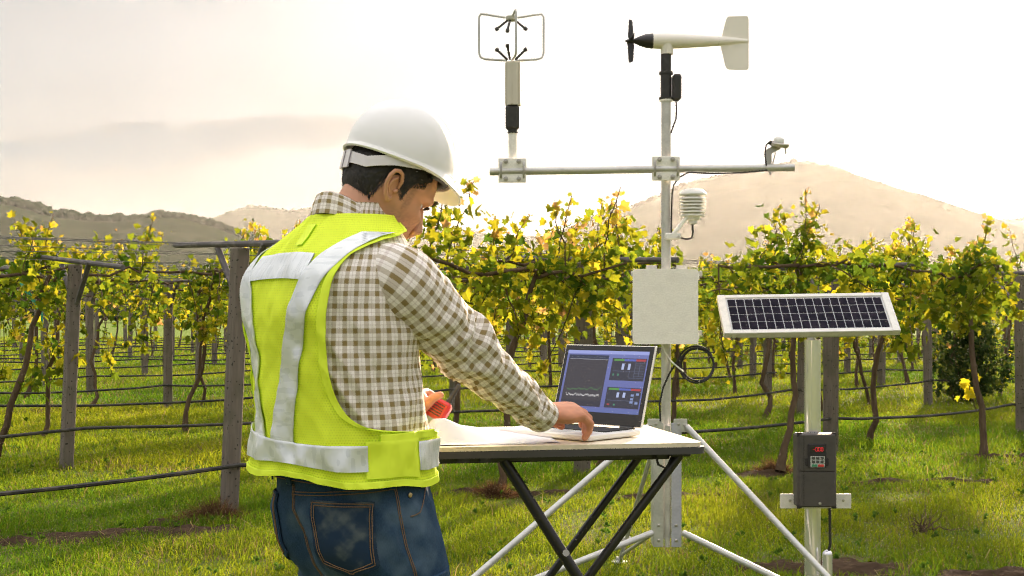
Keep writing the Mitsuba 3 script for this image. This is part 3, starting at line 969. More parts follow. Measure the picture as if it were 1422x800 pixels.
rp = unit([.80, .53, .0]); rl = unit(np.cross([0, 0, 1], rp)); rn = np.cross(rp, rl)
rn = unit(rn * .97 - rl * .22); rl = np.cross(rn, rp)
rcurl = [(.32, .60, .40), (.40, .78, .45), (.50, .92, .45), (.62, .98, .45)]
rfl = [(.038, .024, .019), (.042, .027, .020), (.039, .025, .019), (.031, .019, .017)]
rhand, _ = hand(RW + rp * .004 + [0, 0, .004], rp, rl, rn, rcurl, rfl, ([rp * .6 + rl * .55 - rn * .5, rp * .85 + rl * .1 - rn * .4, rp * .9 - rl * .05 - rn * .4], [.036, .030, .024]))
# the left hand closes round the red radio
RADIO_C = at(600, 581, 3.08)
RA = unit([.50, .12, .86])                              # its long axis, aerial end up and to the right
RFc = unit(np.array([-.30, -.93, -.12]) - RA * (np.array([-.30, -.93, -.12]) @ RA))   # its face
RSd = np.cross(RA, RFc)
lp = unit(RA * .25 - RFc * .75 + RSd * -.35); ll = unit(RA - lp * (RA @ lp)); ln = np.cross(lp, ll)
if ln @ RSd > 0:
    ln = -ln
lw = RADIO_C - RSd * .048 - lp * .045 - RA * .005
lcurl = [(.5, 1.0, .8), (.5, 1.05, .8), (.55, 1.05, .8), (.6, 1.05, .8)]
lhand, _ = hand(lw, lp, ll, ln, lcurl, rfl, ([ll * .75 + RFc * .5 - ln * .3, ll * .8 + RFc * .25 - ln * .3, ll * .7 - ln * .5], [.026, .020, .016]))
lhand = lhand + chain([LW, lw], [.026, .022], 20)
skin = body + head + nose + ear(-1) + ear(1) + rhand + lhand
sv, sf = arr(skin)
rel = sv - HEAD
lx, ly, lz = rel @ HF, rel @ HL, rel @ HU
col = np.tile(np.array([0.55, 0.275, 0.165]), (len(sv), 1))
isn = meshkit.fbm(sv * 60, 3, 3)[:, None]
col *= 0.86 + .28 * isn
isface = (lz > -.14) & (np.linalg.norm(rel, axis=1) < .18)
stub = isface * np.clip((-.028 - lz + .25 * np.clip(lx - .02, 0, 1)) / .03, 0, 1) * np.clip((lx + .010) / .02, 0, 1) * np.clip((.02 + lz + .115) / .02, 0, 1)
stub = np.maximum(stub, isface * (np.abs(ly) > .05) * np.clip((lx - .018) / .006, 0, 1) * np.clip((.040 - lx) / .008, 0, 1) * (lz < .02))
grain = .45 + .55 * np.random.default_rng(5).random(len(sv))
col = col * (1 - (stub * .40 * grain)[:, None]) + np.array([.03, .022, .02]) * (stub * .40 * grain)[:, None]
lip = isface * np.exp(-((lz + .0712) / .010) ** 2) * (lx > .070) * (np.abs(ly) < .026)
col = col * (1 - .6 * lip[:, None]) + np.array([.36, .12, .09]) * .6 * lip[:, None]
handm = np.minimum(np.linalg.norm(sv - RW - rp * .08, axis=1), np.linalg.norm(sv - RADIO_C, axis=1)) < .12
col = np.where(handm[:, None], col * np.array([1.0, .84, .80]), col)
PER = add('person', skin, mat['skin'], smooth=True, color=col, label='man in white hard hat, lime hi-vis vest and checked shirt, leaning to a laptop', cat='person')
for s in (-1, 1):
    ec = hd(.0605, s * .031, .001)
    add('eye', trimesh.creation.icosphere(3, .0110).apply_translation(ec), mat['eye'], PER, smooth=True)
    look = unit(HF - .35 * HU)
    add('iris', lathe(ec + look * .0098, look, [(0, .0055), (.0012, .0045), (.0019, .002), (.002, .0001)], 16), mat['iris'], f'{PER}__eye' if s < 0 else f'{PER}__eye_001', smooth=True)
    lid = [hd(.0825 - .35 * (u - .031) ** 2 * 30 * .3, s * u, .0060 - 30 * (u - .030) ** 2 * .5) for u in np.linspace(.017, .045, 7)]
    add('eyelid', tube(lid, [.002, .0032, .0036, .0038, .0036, .0032, .002], 8), mat['hair'], PER, smooth=True)
    brow = [hd(.0955 - .9 * (abs(u) - .012) ** 1.5, s * u, .0215 + .004 * math.sin((u - .012) * 60)) for u in np.linspace(.012, .050, 8)]
    add('eyebrow', tube(brow, [.0018, .0030, .0034, .0034, .0032, .0028, .0022, .001], 8), mat['hair'], PER, smooth=True)

# hair: a close crop with faded, uneven edges
nt, nz = 150, 60
th = np.linspace(np.radians(52), np.radians(308), nt)
V = []
for i in range(nz):
    s = i / (nz - 1)
    a = np.abs(np.degrees(th) - 180)                     # 0 at the back of the head
    low = np.interp(a, [0, 30, 50, 62, 70, 78, 84, 88, 92, 98, 104, 128], [-.062, -.058, -.048, -.030, -.012, .006, .018, .020, .000, -.012, .024, .050])
    low = low + .004 * (meshkit.noise(np.stack([th * 40, th * 0, th * 0], -1), 5) - .5)
    z = low + (.106 - low) * s
    grow = .0050 * np.clip((z - low) / .030, 0, 1) ** .7 * np.clip((128 - a) / 18, 0, 1) + .0006
    grow = grow * (.75 + .5 * meshkit.noise(np.stack([th * 38, z * 420, th * 0], -1), 6))
    V.append(hd(*head_local(th, z, grow)))
add('hair', (np.vstack(V), grid_faces(nt, nz)[:, ::-1]), mat['hair'], PER, smooth=True, label='short black hair showing under the hard hat')
# single cropped hairs along the nape and temples
vs, fs, k = [], [], 0
for i in range(2600):
    a = rng.uniform(60, 300); t_ = np.radians(a); a = abs(a - 180)
    low = np.interp(a, [0, 30, 50, 62, 70, 78, 84, 88, 92, 98, 104, 128], [-.062, -.058, -.048, -.030, -.012, .006, .018, .020, .000, -.012, .024, .050])
    z = low + abs(rng.normal(0, .014)) - .008
    b, e = hd(*head_local(np.array(t_), np.array(z), 0.0)), hd(*head_local(np.array(t_ + rng.normal(0, .02)), np.array(z - rng.uniform(.004, .011)), rng.uniform(.001, .004)))
    s_ = np.cross(e - b, HEAD - b); s_ = s_ / (np.linalg.norm(s_) + 1e-9) * .0006
    vs += [b - s_, b + s_, e]; fs.append([k, k + 1, k + 2]); k += 3
add('stubble', (np.array(vs), np.array(fs)), mat['hair'], f'{PER}__hair', kind='stuff')

vs, fs, k = [], [], 0
for i in range(2600):                                    # loose cropped hairs over the whole back of the head
    a = rng.uniform(62, 298); t_ = np.radians(a); z = rng.uniform(-.050, .075)
    low = np.interp(abs(a - 180), [0, 30, 50, 62, 70, 78, 84, 88, 92, 98, 104, 128], [-.062, -.058, -.048, -.030, -.012, .006, .018, .020, .000, -.012, .024, .050])
    if z < low + .004:
        continue
    b, e = hd(*head_local(np.array(t_), np.array(z), .004)), hd(*head_local(np.array(t_ + rng.normal(0, .05)), np.array(z - rng.uniform(.004, .014)), rng.uniform(.006, .0105)))
    s_ = np.cross(e - b, HEAD - b); s_ = s_ / (np.linalg.norm(s_) + 1e-9) * .0007
    vs += [b - s_, b + s_, e]; fs.append([k, k + 1, k + 2]); k += 3
add('loose_hairs', (np.array(vs), np.array(fs)), mat['hair'], f'{PER}__hair', kind='stuff')

# hard hat
HT = math.radians(16)
cF, cU = HF * math.cos(HT) + HU * math.sin(HT), HU * math.cos(HT) - HF * math.sin(HT)
HC = hd(.002, 0, .060) + np.array([-.004, 0, .016])


def hatp(x, y, z):
    return HC + np.multiply.outer(x, cF) + np.multiply.outer(y, HL) + np.multiply.outer(z, cU)


nphi, ns = 96, 34
phi = np.arange(nphi) / nphi * 2 * np.pi                  # 0 = front
rows_o, rows_i = [], []
A, B, Ctop = np.where(np.cos(phi) > 0, .118, .122), .111, .124
rimz = -.008 - .007 * np.cos(phi) + .006 * np.cos(2 * phi)
brim = .006 + .030 * np.clip(np.cos(phi), 0, 1) ** 1.6
drop = .009 + .040 * np.clip(np.cos(phi), 0, 1) ** 2
for i in range(ns + 8):
    if i <= ns:
        e = i / ns
        el = (np.pi / 2) * (1 - e)
        zt = rimz + (Ctop - rimz) * np.sin(el) ** .98
        rr = np.cos(el) ** .90
        ridge = .004 * np.exp(-(np.sin(phi) * rr / .16) ** 2) * np.clip(np.sin(el) * 1.5, 0, 1) * (rr > .05)
        x, y, z = rr * A * np.cos(phi), rr * B * np.sin(phi), zt + ridge
        k = .0035
        xi, yi, zi = rr * (A - k) * np.cos(phi), rr * (B - k) * np.sin(phi), zt - k
    else:
        u = (i - ns) / 7
        x, y, z = (A + brim * u) * np.cos(phi), (B + brim * u * .55) * np.sin(phi), rimz - drop * u ** .8
        xi, yi, zi = (A - .0035 + brim * u) * np.cos(phi), (B - .0035 + brim * u * .55) * np.sin(phi), rimz - drop * u ** .8 - .0034
    rows_o.append(hatp(x, y, z)); rows_i.append(hatp(xi, yi, zi))
allr = rows_o[1:] + rows_i[1:][::-1]
hv2 = np.vstack(allr)
f2, nr = [], len(allr)
for i in range(nr - 1):
    for j in range(nphi):
        p, q = i * nphi + j, i * nphi + (j + 1) % nphi
        f2 += [[p, p + nphi, q + nphi], [p, q + nphi, q]]
hv2 = np.vstack([hv2, hatp(0., 0., Ctop + .004), hatp(0., 0., Ctop - .0035)])
for j in range(nphi):
    f2 += [[j, (j + 1) % nphi, nphi * nr], [(nr - 1) * nphi + (j + 1) % nphi, (nr - 1) * nphi + j, nphi * nr + 1]]
HAT = add('hard_hat', (hv2, np.array(f2)), mat['helmet'], PER, smooth=35, label='plain white hard hat with a peak')


def band(phis, z0, z1, x, y, thick, key, bsdf, **k):
    """A curved strip inside the hat: heights z0, z1 along azimuths phis."""
    phis = np.radians(np.asarray(phis, float)); n = len(phis)
    V = []
    for r_, zz_ in ((0, z0), (0, z1), (thick, z1), (thick, z0), (0, z0)):
        sq = 1 + .045 * np.sin(2 * phis) ** 2
        V.append(hatp((x + r_) * sq * np.cos(phis), (y + r_) * sq * np.sin(phis), np.broadcast_to(zz_, n)))
    return add(key, (np.vstack(V), grid_faces(n, 5)), bsdf, HAT, smooth=40, **k)


ph = np.linspace(-180, 180, 73)
low = np.interp(np.abs(ph), [0, 50, 80, 110, 140, 160, 180], [-.026, -.022, -.016, -.024, -.040, -.034, -.030])
hi = low + np.interp(np.abs(ph), [0, 60, 90, 120, 160, 180], [.022, .016, .018, .022, .024, .028])
band(ph, low - .012, hi - .012, .1175, .1005, .0028, 'headband', mat['strap'], label='white plastic headband under the rim of the hat')
for s in (-1, 1):
    band(np.linspace(166, 178, 6) * s, -.055, -.016, .1205, .104, .003, 'adjuster', mat['strap'])
    add('cradle_strap', tube([hatp(.04, s * .090, -.012), hatp(.045, s * .086, .02), hatp(.04, s * .066, .065), hatp(.02, s * .03, .098)], .005, 8), mat['helmet_inner'], HAT, smooth=True)
add('sweatband', tube([hatp(.108 * math.cos(a), .094 * math.sin(a), -.030 + .004 * math.cos(a)) for a in np.radians(np.linspace(-62, 62, 20))], .009, 8), mat['helmet_inner'], HAT, smooth=True)

# shirt
nu, nv = 220, 150
zs = np.concatenate([np.linspace(1.01, 1.44, 100), np.linspace(1.443, 1.572, 50)])
tg, zg = np.meshgrid(np.linspace(-np.pi, np.pi, nu), zs)
V = torso(tg, zg)
arc = np.stack([tg * .178, zg * 1.0], -1)
SH = add('shirt', (V.reshape(-1, 3), grid_faces(nu, nv)), mat['plaid'], PER, smooth=True, uv=arc.reshape(-1, 2), label='olive and white checked long-sleeved shirt')


def sleeve(S, E, Wr, rads, seed):
    key = PchipInterpolator([0, .5, 1], [S, E, Wr])
    t = np.linspace(-.22, 1.0, 100)
    inner = unit(S - PC - [0, 0, 1.40])
    pts = np.array([key(q) if q >= 0 else S + inner * q * .36 for q in t])
    # round the elbow
    for _ in range(60):
        pts[1:-1] = .5 * pts[1:-1] + .25 * (pts[:-2] + pts[2:])
    R = PchipInterpolator([-.22, -.05, .08, .2, .45, .55, .75, .92, 1.0], rads)(t)
    tan = np.gradient(pts, axis=0); tan /= np.linalg.norm(tan, axis=1, keepdims=True)
    ns_ = 72
    ang = np.linspace(0, 2 * np.pi, ns_)
    a, b = basis(tan[0])
    L = np.concatenate([[0], np.cumsum(np.linalg.norm(np.diff(pts, axis=0), axis=1))])
    V, UV = [], []
    for i in range(len(t)):
        a = unit(a - tan[i] * (a @ tan[i])); b = np.cross(tan[i], a)
        q = np.stack([np.cos(ang) * 1.3 + 9, np.sin(ang) * 1.3 + 9, np.full(ns_, L[i] * 17)], -1)
        q[:, 2] += np.cos(ang) * 1.1
        amp = .010 + .012 * math.exp(-((t[i] - .5) / .12) ** 2) + .016 * math.exp(-((t[i] - .90) / .07) ** 2) - .006 * (t[i] > .97)
        q3 = np.stack([ang * 1.1, np.full(ns_, L[i] * 30) + np.cos(ang + 1) * 1.6, 0 * ang + 3], -1)
        rid = (.22 - np.abs(meshkit.noise(q3, seed + 9) - .5)) * (.042 * math.exp(-((t[i] - .48) / .16) ** 2) + .024 * math.exp(-((t[i] - .86) / .12) ** 2) + .008)
        rr = R[i] + ((meshkit.fbm(q, 3, seed) - .5) * 2 * amp + rid * np.abs(np.sin(ang * .5))) * min(1, max(0.05, t[i] + .02) * 8)
        V.append(pts[i] + rr[:, None] * (np.cos(ang)[:, None] * a + np.sin(ang)[:, None] * b))
        UV.append(np.stack([(ang - np.pi) * (R[i] * .7 + .018), np.full(ns_, L[i])], 1))
    k = add('sleeve', (np.vstack(V), grid_faces(ns_, len(t))), mat['plaid'], SH, smooth=True, uv=np.vstack(UV))
    # cuff
    d = unit(Wr - pts[-12])
    r0 = rads[-1]
    prof = [(-.052, r0 + .002), (-.050, r0 + .005), (-.004, r0 + .004), (0, r0 + .003), (-.001, r0 - .002), (-.04, r0 - .004)]
    a, b = basis(d); V, UV = [], []
    for h, r_ in prof:
        wob = 1 + .05 * np.sin(ang * 2 + 1)
        V.append(Wr + d * (h + .012) + (r_ * wob)[:, None] * (np.cos(ang)[:, None] * a * 1.06 + np.sin(ang)[:, None] * b))
        UV.append(np.stack([ang * .04 + .007, np.full(ns_, h)], 1))
    add('cuff', (np.vstack(V), grid_faces(ns_, len(prof))), mat['plaid'], SH, smooth=True, uv=np.vstack(UV))


sleeve(RS, RE, RW, [.040, .066, .079, .075, .062, .058, .050, .044, .037], 71)
sleeve(LS, LE, LW, [.040, .066, .079, .075, .062, .058, .050, .044, .037], 72)
# collar: a folded band standing round the neck
nC, ang = 90, np.linspace(0, 2 * np.pi, 90)
tilt = FWD * 1.0
V, UV = [], []
for h, r_, dz in ((0, .066, -.020), (0, .0625, .004), (0, .0632, .014), (0, .0665, .020), (0, .0705, .018), (0, .0765, .002), (0, .083, -.016), (0, .0835, -.018), (0, .080, -.016)):
    c = PC + FWD * .036 + np.array([-.008, 0, 1.540])
    x, y = np.cos(ang), np.sin(ang)
    z = dz - .034 * x * (1 if dz > 0 else .7) + .003 * np.sin(3 * ang)             # lower at the throat, up at the nape
    V.append(c + (r_ * 1.10 * x)[:, None] * FWD + (r_ * .99 * y)[:, None] * RGT + z[:, None] * np.array([0, 0, 1.0])); UV.append(np.stack([ang * .075, np.full(nC, r_ * 2 - dz)], 1))
add('collar', (np.vstack(V), grid_faces(nC, 9)), mat['plaid'], SH, smooth=True, uv=np.vstack(UV))

# hi-vis vest
wz = PchipInterpolator([1.00, 1.085, 1.093, 1.098, 1.104, 1.116, 1.145, 1.19, 1.25, 1.32, 1.39, 1.43, 1.455, 1.475, 1.490, 1.503, 1.515, 1.548], [2.62, 2.62, 2.4, 2.05, 1.60, 1.20, .97, .85, .795, .795, .815, .87, .97, 1.20, 1.48, 1.80, 2.05, 2.15])
zs = np.concatenate([np.linspace(1.000, 1.088, 22), np.linspace(1.090, 1.125, 26), np.linspace(1.13, 1.45, 70), np.linspace(1.454, 1.546, 34)])
nu = 150
w = wz(zs)
hem = lambda th, z: z + .024 * np.clip(.4 - th, 0, 1.2) / 1.2 * np.clip((1.14 - z) / .06, 0, 1) + (0.010 * np.sin(th * 2.3 + .5) + .006 * np.sin(th * 5.1)) * np.clip((1.09 - z) / .09, 0, 1)
flare = lambda z, th=0.0: .010 + .015 * np.clip((1.12 - z) / .12, 0, 1) ** 1.3 * np.clip(1 - (np.abs(th) - 1.1) / .8, 0.35, 1)
TH = np.linspace(-1, 1, nu)[None] * w[:, None]
ZG = np.repeat(zs[:, None], nu, 1)
V = torso(TH, np.clip(ZG, .985, None), flare(ZG, TH) + (meshkit.fbm(np.stack([TH * 3, ZG * 9, ZG * 0], -1), 3, 81) - .4) * .026, .6)
V[..., 2] = hem(TH, ZG)
UVv = np.stack([TH * .19, ZG], -1)
VEST = add('vest', (V.reshape(-1, 3), grid_faces(nu, len(zs))), mat['vest'], PER, smooth=True, uv=UVv.reshape(-1, 2), label='lime yellow mesh safety vest with silver reflective tape')
for s in (-1, 1):                                        # front panels
    zf = np.linspace(1.08, 1.52, 60)
    tf = np.linspace(2.80, 3.08, 20)
    tgf, zgf = np.meshgrid(tf, zf)
    tgf = 3.08 - (3.08 - tgf) * np.interp(zgf, [1.08, 1.16, 1.40, 1.52], [1.0, .62, .62, 1.0])
    Vf = torso(s * tgf, zgf, .011, .6)
    add('front_panel', (Vf.reshape(-1, 3), grid_faces(20, 60)), mat['vest'], VEST, smooth=True, uv=np.stack([tgf * .19, zgf], -1).reshape(-1, 2))
# binding along the armholes, neck and hem
def vp(th, z, o=.0):
    p = torso(np.asarray(th), np.clip(z, .985, None), flare(np.asarray(z), np.asarray(th)) + .001 + o + (meshkit.fbm(np.stack([np.asarray(th) * 3, np.asarray(z) * 9, np.asarray(z) * 0], -1), 3, 81) - .4) * .026, .6)
    p[..., 2] = hem(np.asarray(th), np.asarray(z))
    return p


def flat_strip(th, z, dth, dz, o, key, bsdf, thick=.0022, **k):
    """A strip lying on the vest along the curve (th, z), its half-breadth vector (dth, dz); a closed thin slab."""
    lanes = np.linspace(-1, 1, 9)
    rows = [vp(th + l * dth, z + l * dz, o + thick) for l in lanes] + [vp(th + l * dth, z + l * dz, o - .001) for l in lanes[::-1]]
    rows.append(rows[0])
    n = len(th)
    uvs = [np.stack([np.linspace(0, 1, n) * .6, np.full(n, (i % 9) * .006)], 1) for i in range(len(rows))]
    return add(key, (np.vstack(rows), grid_faces(n, len(rows))), bsdf, VEST, smooth=True, uv=np.vstack(uvs), **k)


zb = np.linspace(1.092, 1.53, 110)
for s in (-1, 1):
    flat_strip(s * (wz(zb) - .035), zb, np.full(110, s * .045), np.zeros(110), .002, 'binding', mat['vest_trim'])
hb = np.linspace(-2.62, 2.62, 160)
flat_strip(hb, np.full(160, 1.004), np.zeros(160), np.full(160, .0065), .0012, 'binding', mat['vest_trim'])
hb2 = np.linspace(1.35, 2.2, 40)
flat_strip(hb2, np.full(40, 1.094), np.zeros(40), np.full(40, .007), .002, 'binding', mat['vest_trim'])
zt = np.linspace(1.075, 1.505, 120)
tc = PchipInterpolator([1.0, 1.09, 1.20, 1.35, 1.42, 1.46, 1.485, 1.505], [.17, .20, .29, .48, .62, .78, 1.02, 1.38])
hw = PchipInterpolator([1.0, 1.40, 1.45, 1.48, 1.505], [.135, .135, .17, .21, .26])
for s in (-1, 1):
    flat_strip(s * tc(zt), zt, s * hw(zt), np.zeros(120), .004, 'reflective_tape', mat['tape'])
ty = np.linspace(-.50, .50, 60)
flat_strip(ty, 1.438 - .02 * ty ** 2, np.zeros(60), np.full(60, .027), .0028, 'reflective_tape', mat['tape'])
tb = np.linspace(-2.6, 1.22, 120)
flat_strip(tb, np.full(120, 1.055), np.zeros(120), np.full(120, .025), .005, 'reflective_tape', mat['tape'])
tb = np.linspace(1.86, 2.6, 40)
flat_strip(tb, np.full(40, 1.055), np.zeros(40), np.full(40, .026), .005, 'reflective_tape', mat['tape'])
tb = np.linspace(1.20, 1.88, 40)
flat_strip(tb, np.full(40, 1.052), np.zeros(40), np.full(40, .036), .003, 'hook_and_loop_patch', mat['vest_trim'], label='plain bright yellow fastening patch at the hip')
tl = np.linspace(.02, .17, 16)
flat_strip(tl, np.full(16, 1.502), np.full(16, .0), np.full(16, .022), .003, 'size_patch', mat['vest_trim'])

# jeans
JZ = np.array([(1.06, .166, .136, .010), (1.03, .168, .138, .010), (.98, .174, .144, .012), (.93, .181, .153, .008), (.88, .183, .154, .008), (.84, .182, .150, .012), (.80, .178, .143, .018), (.76, .172, .135, .024)])[::-1]
jt = [PchipInterpolator(JZ[:, 0], JZ[:, i]) for i in (1, 2, 3)]
JC = PC + np.array([.008, .0, 0])


def jean(th, z, off=0.0):
    th, z = np.broadcast_arrays(np.asarray(th, float), np.asarray(z, float))
    a, b, c = jt[0](z), jt[1](z), jt[2](z)
    e = 2 / 2.2
    sx, cx = np.sign(np.sin(th)) * np.abs(np.sin(th)) ** e, np.sign(np.cos(th)) * np.abs(np.cos(th)) ** e
    cheek = .011 * np.exp(-((np.abs(th) - .55) / .36) ** 2) * np.exp(-((z - .875) / .065) ** 2) - .016 * np.exp(-(th / .14) ** 2) * np.clip((.97 - z) / .08, 0, 1) - .004 * np.exp(-((z - .795) / .018) ** 2) * np.exp(-((np.abs(th) - .6) / .5) ** 2)
    crease = (meshkit.fbm(np.stack([np.sin(th) * 3 + 4, z * 17 + np.abs(th) * 2, np.cos(th) * 3], -1), 3, 91) - .5) * .014
    n1, n2 = sx / a, -cx / b
    nl = np.sqrt(n1 ** 2 + n2 ** 2)
    r = off + cheek + crease
    X, Yf = sx * a + r * n1 / nl, -cx * b + c + r * n2 / nl
    sh = np.array([.044, .01, 0]) * np.clip((1.02 - z) / .22, 0, 1.2)[..., None]
    return JC + sh + X[..., None] * RGT + Yf[..., None] * FWD + z[..., None] * np.array([0, 0, 1.0])


nu, nv = 180, 90
tg, zg = np.meshgrid(np.linspace(-np.pi, np.pi, nu), np.linspace(.765, 1.055, nv))
V = jean(tg, zg)
parts = [(V.reshape(-1, 3), grid_faces(nu, nv))]
for s in (-1, 1):
    top = JC + np.array([.032, .01, 0]) + RGT * s * .088 + FWD * .03
    hipp, knee, ank = top + [0, 0, .80], pel + RGT * s * .10 + FWD * (.05 if s > 0 else .0) + [0, 0, .50], pel + RGT * s * .11 + FWD * (.02 if s > 0 else -.05) + [0, 0, .04]
    kk = PchipInterpolator([0, .5, 1], [hipp, knee, ank])
    pts = kk(np.linspace(0, 1, 30))
    parts.append(tube(pts, PchipInterpolator([0, .12, .5, .8, 1], [.112, .104, .076, .070, .072])(np.linspace(0, 1, 30)) + .003 * np.sin(np.arange(30) * 1.9), 32))
JE = add('jeans', join(parts), mat['denim'], PER, smooth=50, label='dark blue jeans with orange stitching')


def on_jean(th, z, dth, dz, o, key, bsdf, parent, thick=.002, **k):
    lanes = np.linspace(-1, 1, 7)
    rows = [jean(th + l * dth, z + l * dz, o + thick) for l in lanes] + [jean(th + l * dth, z + l * dz, o - .001) for l in lanes[::-1]]
    rows.append(rows[0])
    return add(key, (np.vstack(rows), grid_faces(len(th), len(rows))), bsdf, parent, smooth=40, **k)


wb = np.linspace(-3.0, 3.0, 140)
on_jean(wb, np.full(140, 1.018), np.zeros(140), np.full(140, .020), .004, 'waistband', mat['denim'], JE)
for s_ in (.999, 1.035):
    add('stitching', tube(jean(wb, np.full(140, s_), .0075), .0009, 4), mat['stitch'], JE)
for t_ in (0.0, .62, 1.45, -.62):
    on_jean(np.full(10, t_), np.linspace(.988, 1.045, 10), np.full(10, .034), np.zeros(10), .008, 'belt_loop', mat['denim'], JE, .003)
for s in (1, -1):
    # back pocket: a pointed patch
    zc_, nP = np.linspace(.965, .812, 30), 30
    half = np.interp(zc_, [.812, .835, .965], [.02, .38, .43])
    on_jean(np.full(nP, s * .70) + s * np.linspace(.06, -.02, nP), zc_, half, np.zeros(nP), .004, 'back_pocket', mat['denim_worn'] if s > 0 else mat['denim'], JE, .003)
    pk = f'{PER}__jeans__back_pocket' + ('' if s > 0 else '_001')
    loop = [(-1, .965), (1, .965), (.9, .836), (.1, .816), (-.1, .816), (-.9, .836), (-1, .965)]
    for inset in (.94, .86):
        q = []
        for (h0, z0), (h1, z1) in zip(loop[:-1], loop[1:]):
            for u in np.linspace(0, 1, 12):
                z = z0 + (z1 - z0) * u; z = .897 + (z - .897) * inset
                hh = np.interp(z, [.812, .835, .965], [.02, .38, .43]) * (h0 + (h1 - h0) * u) * inset if abs(h0) > .5 or abs(h1) > .5 else (h0 + (h1 - h0) * u) * .3
                q.append((s * (.70 + .06 - .08 * (.965 - z) / .153) + hh, z))
        q = np.array(q)
        keep = np.concatenate([[True], np.abs(np.diff(q, axis=0)).sum(1) > 1e-6])
        q = q[keep]
        add('stitching', tube(jean(q[:, 0], q[:, 1], .0078), .0010, 4), mat['stitch'], JE)
zz_ = np.linspace(.99, .775, 40)
for o in (-.012, .012):
    add('stitching', tube(jean(np.full(40, 1.50) + o, zz_, .001), .0009, 4), mat['stitch'], JE)
    yk = np.linspace(.0, 1.5, 40)
    add('stitching', tube(jean(yk, .972 + .018 * (yk / 1.5) + o * .25, .002), .0009, 4), mat['stitch'], JE)
    add('stitching', tube(jean(np.zeros(40) + o, zz_, .001), .0009, 4), mat['stitch'], JE)
pkz = np.linspace(0, 1, 24)
add('stitching', tube(jean(1.62 + .5 * pkz, 0.93 + .065 * pkz ** 2, .002), .0010, 4), mat['stitch'], JE)
add('rivet', lathe(jean(np.array(1.66), np.array(.972), .003), unit(RGT * .95 + FWD * .1), [(0, .005), (.002, .005), (.003, .003)], 12), mat['rivet'], JE)
for s in (-1, 1):
    ank = pel + RGT * s * .11 + FWD * (.02 if s > 0 else -.05)
    add('shoe', taubin(hull_pts([ank - FWD * .06 + [0, 0, .04], ank + FWD * .06 + [0, 0, .05], ank + FWD * .16 + RGT * s * .01 + [0, 0, .034], ank + [0, 0, .09]], [.038, .042, .032, .04]), .012, 3), mat['shoe'], PER, smooth=True)

# ------------------------------------------------------------------ walkie-talkie
RR = np.stack([RSd, RFc, RA], 1)
rad = lambda x, y, z: RADIO_C + RSd * x + RFc * y + RA * z
RAD = add('walkie_talkie', cbox(RADIO_C, (.058, .034, .102), .007, RR), mat['radio_red'], smooth=35, label='red walkie-talkie with stub aerial held in the left hand', cat='walkie-talkie')
add('aerial', tube([rad(.016, .0, .048), rad(.016, 0, .056), rad(.016, 0, .060), rad(.016, 0, .100), rad(.016, 0, .102)], [.0075, .0075, .0058, .0050, .003], 14), mat['black_plastic'], RAD, smooth=40)
add('knob', cyl(rad(-.014, 0, .047), rad(-.014, 0, .058), .007, 16, .001), mat['black_plastic'], RAD, smooth=30)
add('display', cbox(rad(0, .0173, -.006), (.030, .0022, .014), .0006, RR), mat['radio_lcd'], RAD)
for i in range(5):
    add('speaker_slot', cbox(rad(0, .0171, .038 - i * .0065), (.034, .0018, .0026), .0004, RR), mat['black_plastic'], RAD)
add('grip_panel', cbox(rad(0, .0171, -.032), (.044, .0022, .026), .001, RR), mat['black_plastic'], RAD)

# ------------------------------------------------------------------ folding table
E1 = unit([.983, .183, 0]); E2 = np.array([-E1[1], E1[0], 0]); TZ = 1.040
TP = np.array([-.215, 2.885, 0])
tb = lambda a, b, z=TZ: TP + E1 * a + E2 * b + np.array([0, 0, z])
TL, TD = .672, .50
RT = np.stack([E1, E2, np.array([0, 0, 1.0])], 1)


def rrect(L, D, r, z0, z1, inset=0.0):
    from shapely.geometry import box as sbox
    g_ = sbox(inset + r, inset + r, L - inset - r, D - inset - r).buffer(r, quad_segs=8)
    m = trimesh.creation.extrude_polygon(g_, z1 - z0, engine='earcut')
    v = np.array(m.vertices)
    return TP + v[:, :1] * E1 + v[:, 1:2] * E2 + (v[:, 2:] + z0) * np.array([0, 0, 1.0]), np.array(m.faces)


TAB = thing('folding_table', 'cream folding table on crossed black legs beside the man', 'table')
add('table_top', rrect(TL, TD, .03, TZ - .010, TZ), mat['table_top'], TAB, smooth=30)
add('edge_trim', rrect(TL + .006, TD + .006, .032, TZ - .026, TZ - .0105, -.003), mat['table_edge'], TAB, smooth=30)
for b in (.08, TD - .08):
    add('rail', beam(tb(.06, b, TZ - .036), tb(TL - .06, b, TZ - .036), .022, .018, .003), mat['black_gloss'], TAB)
for a in (.11, .16):
    add('catch', cbox(tb(a, .02, TZ - .032), (.028, .02, .012), .002, RT), mat['black_plastic'], TAB)
add('hinge_plate', cbox(tb(.205, .07, TZ - .031), (.075, .05, .010), .003, RT), mat['black_plastic'], TAB)
lt = at(700, 640, 3.00)
add('leg', tube([lt, lt + np.array([.615, .06, -.978])], .0135, 14), mat['black_gloss'], TAB, smooth=True)
for px_, Y_ in ((944, 3.05), (905, 3.42)):
    p = at(px_, 633, Y_)
    p[2] = TZ - .034
    add('leg', tube([p, p + np.array([-.735, .02, -.986])], .0105, 14), mat['black_gloss'], TAB, smooth=True)
    add('bracket', cbox(p + [0, 0, .004], (.05, .022, .014), .003, RT), mat['black_gloss'], TAB)
    add('foot_cap', cbox(p + np.array([-.74, .02, -.980]), (.04, .03, .016), .004), mat['rubber'], TAB)
add('foot_bar', beam(lt + np.array([.61, -.16, -.972]), lt + np.array([.61, .30, -.972]), .024, .02, .004), mat['black_gloss'], TAB)
add('cross_bolt', cyl(at(786, 768, 2.98), at(786, 768, 3.10), .008, 12), mat['bolt'], TAB, smooth=30)
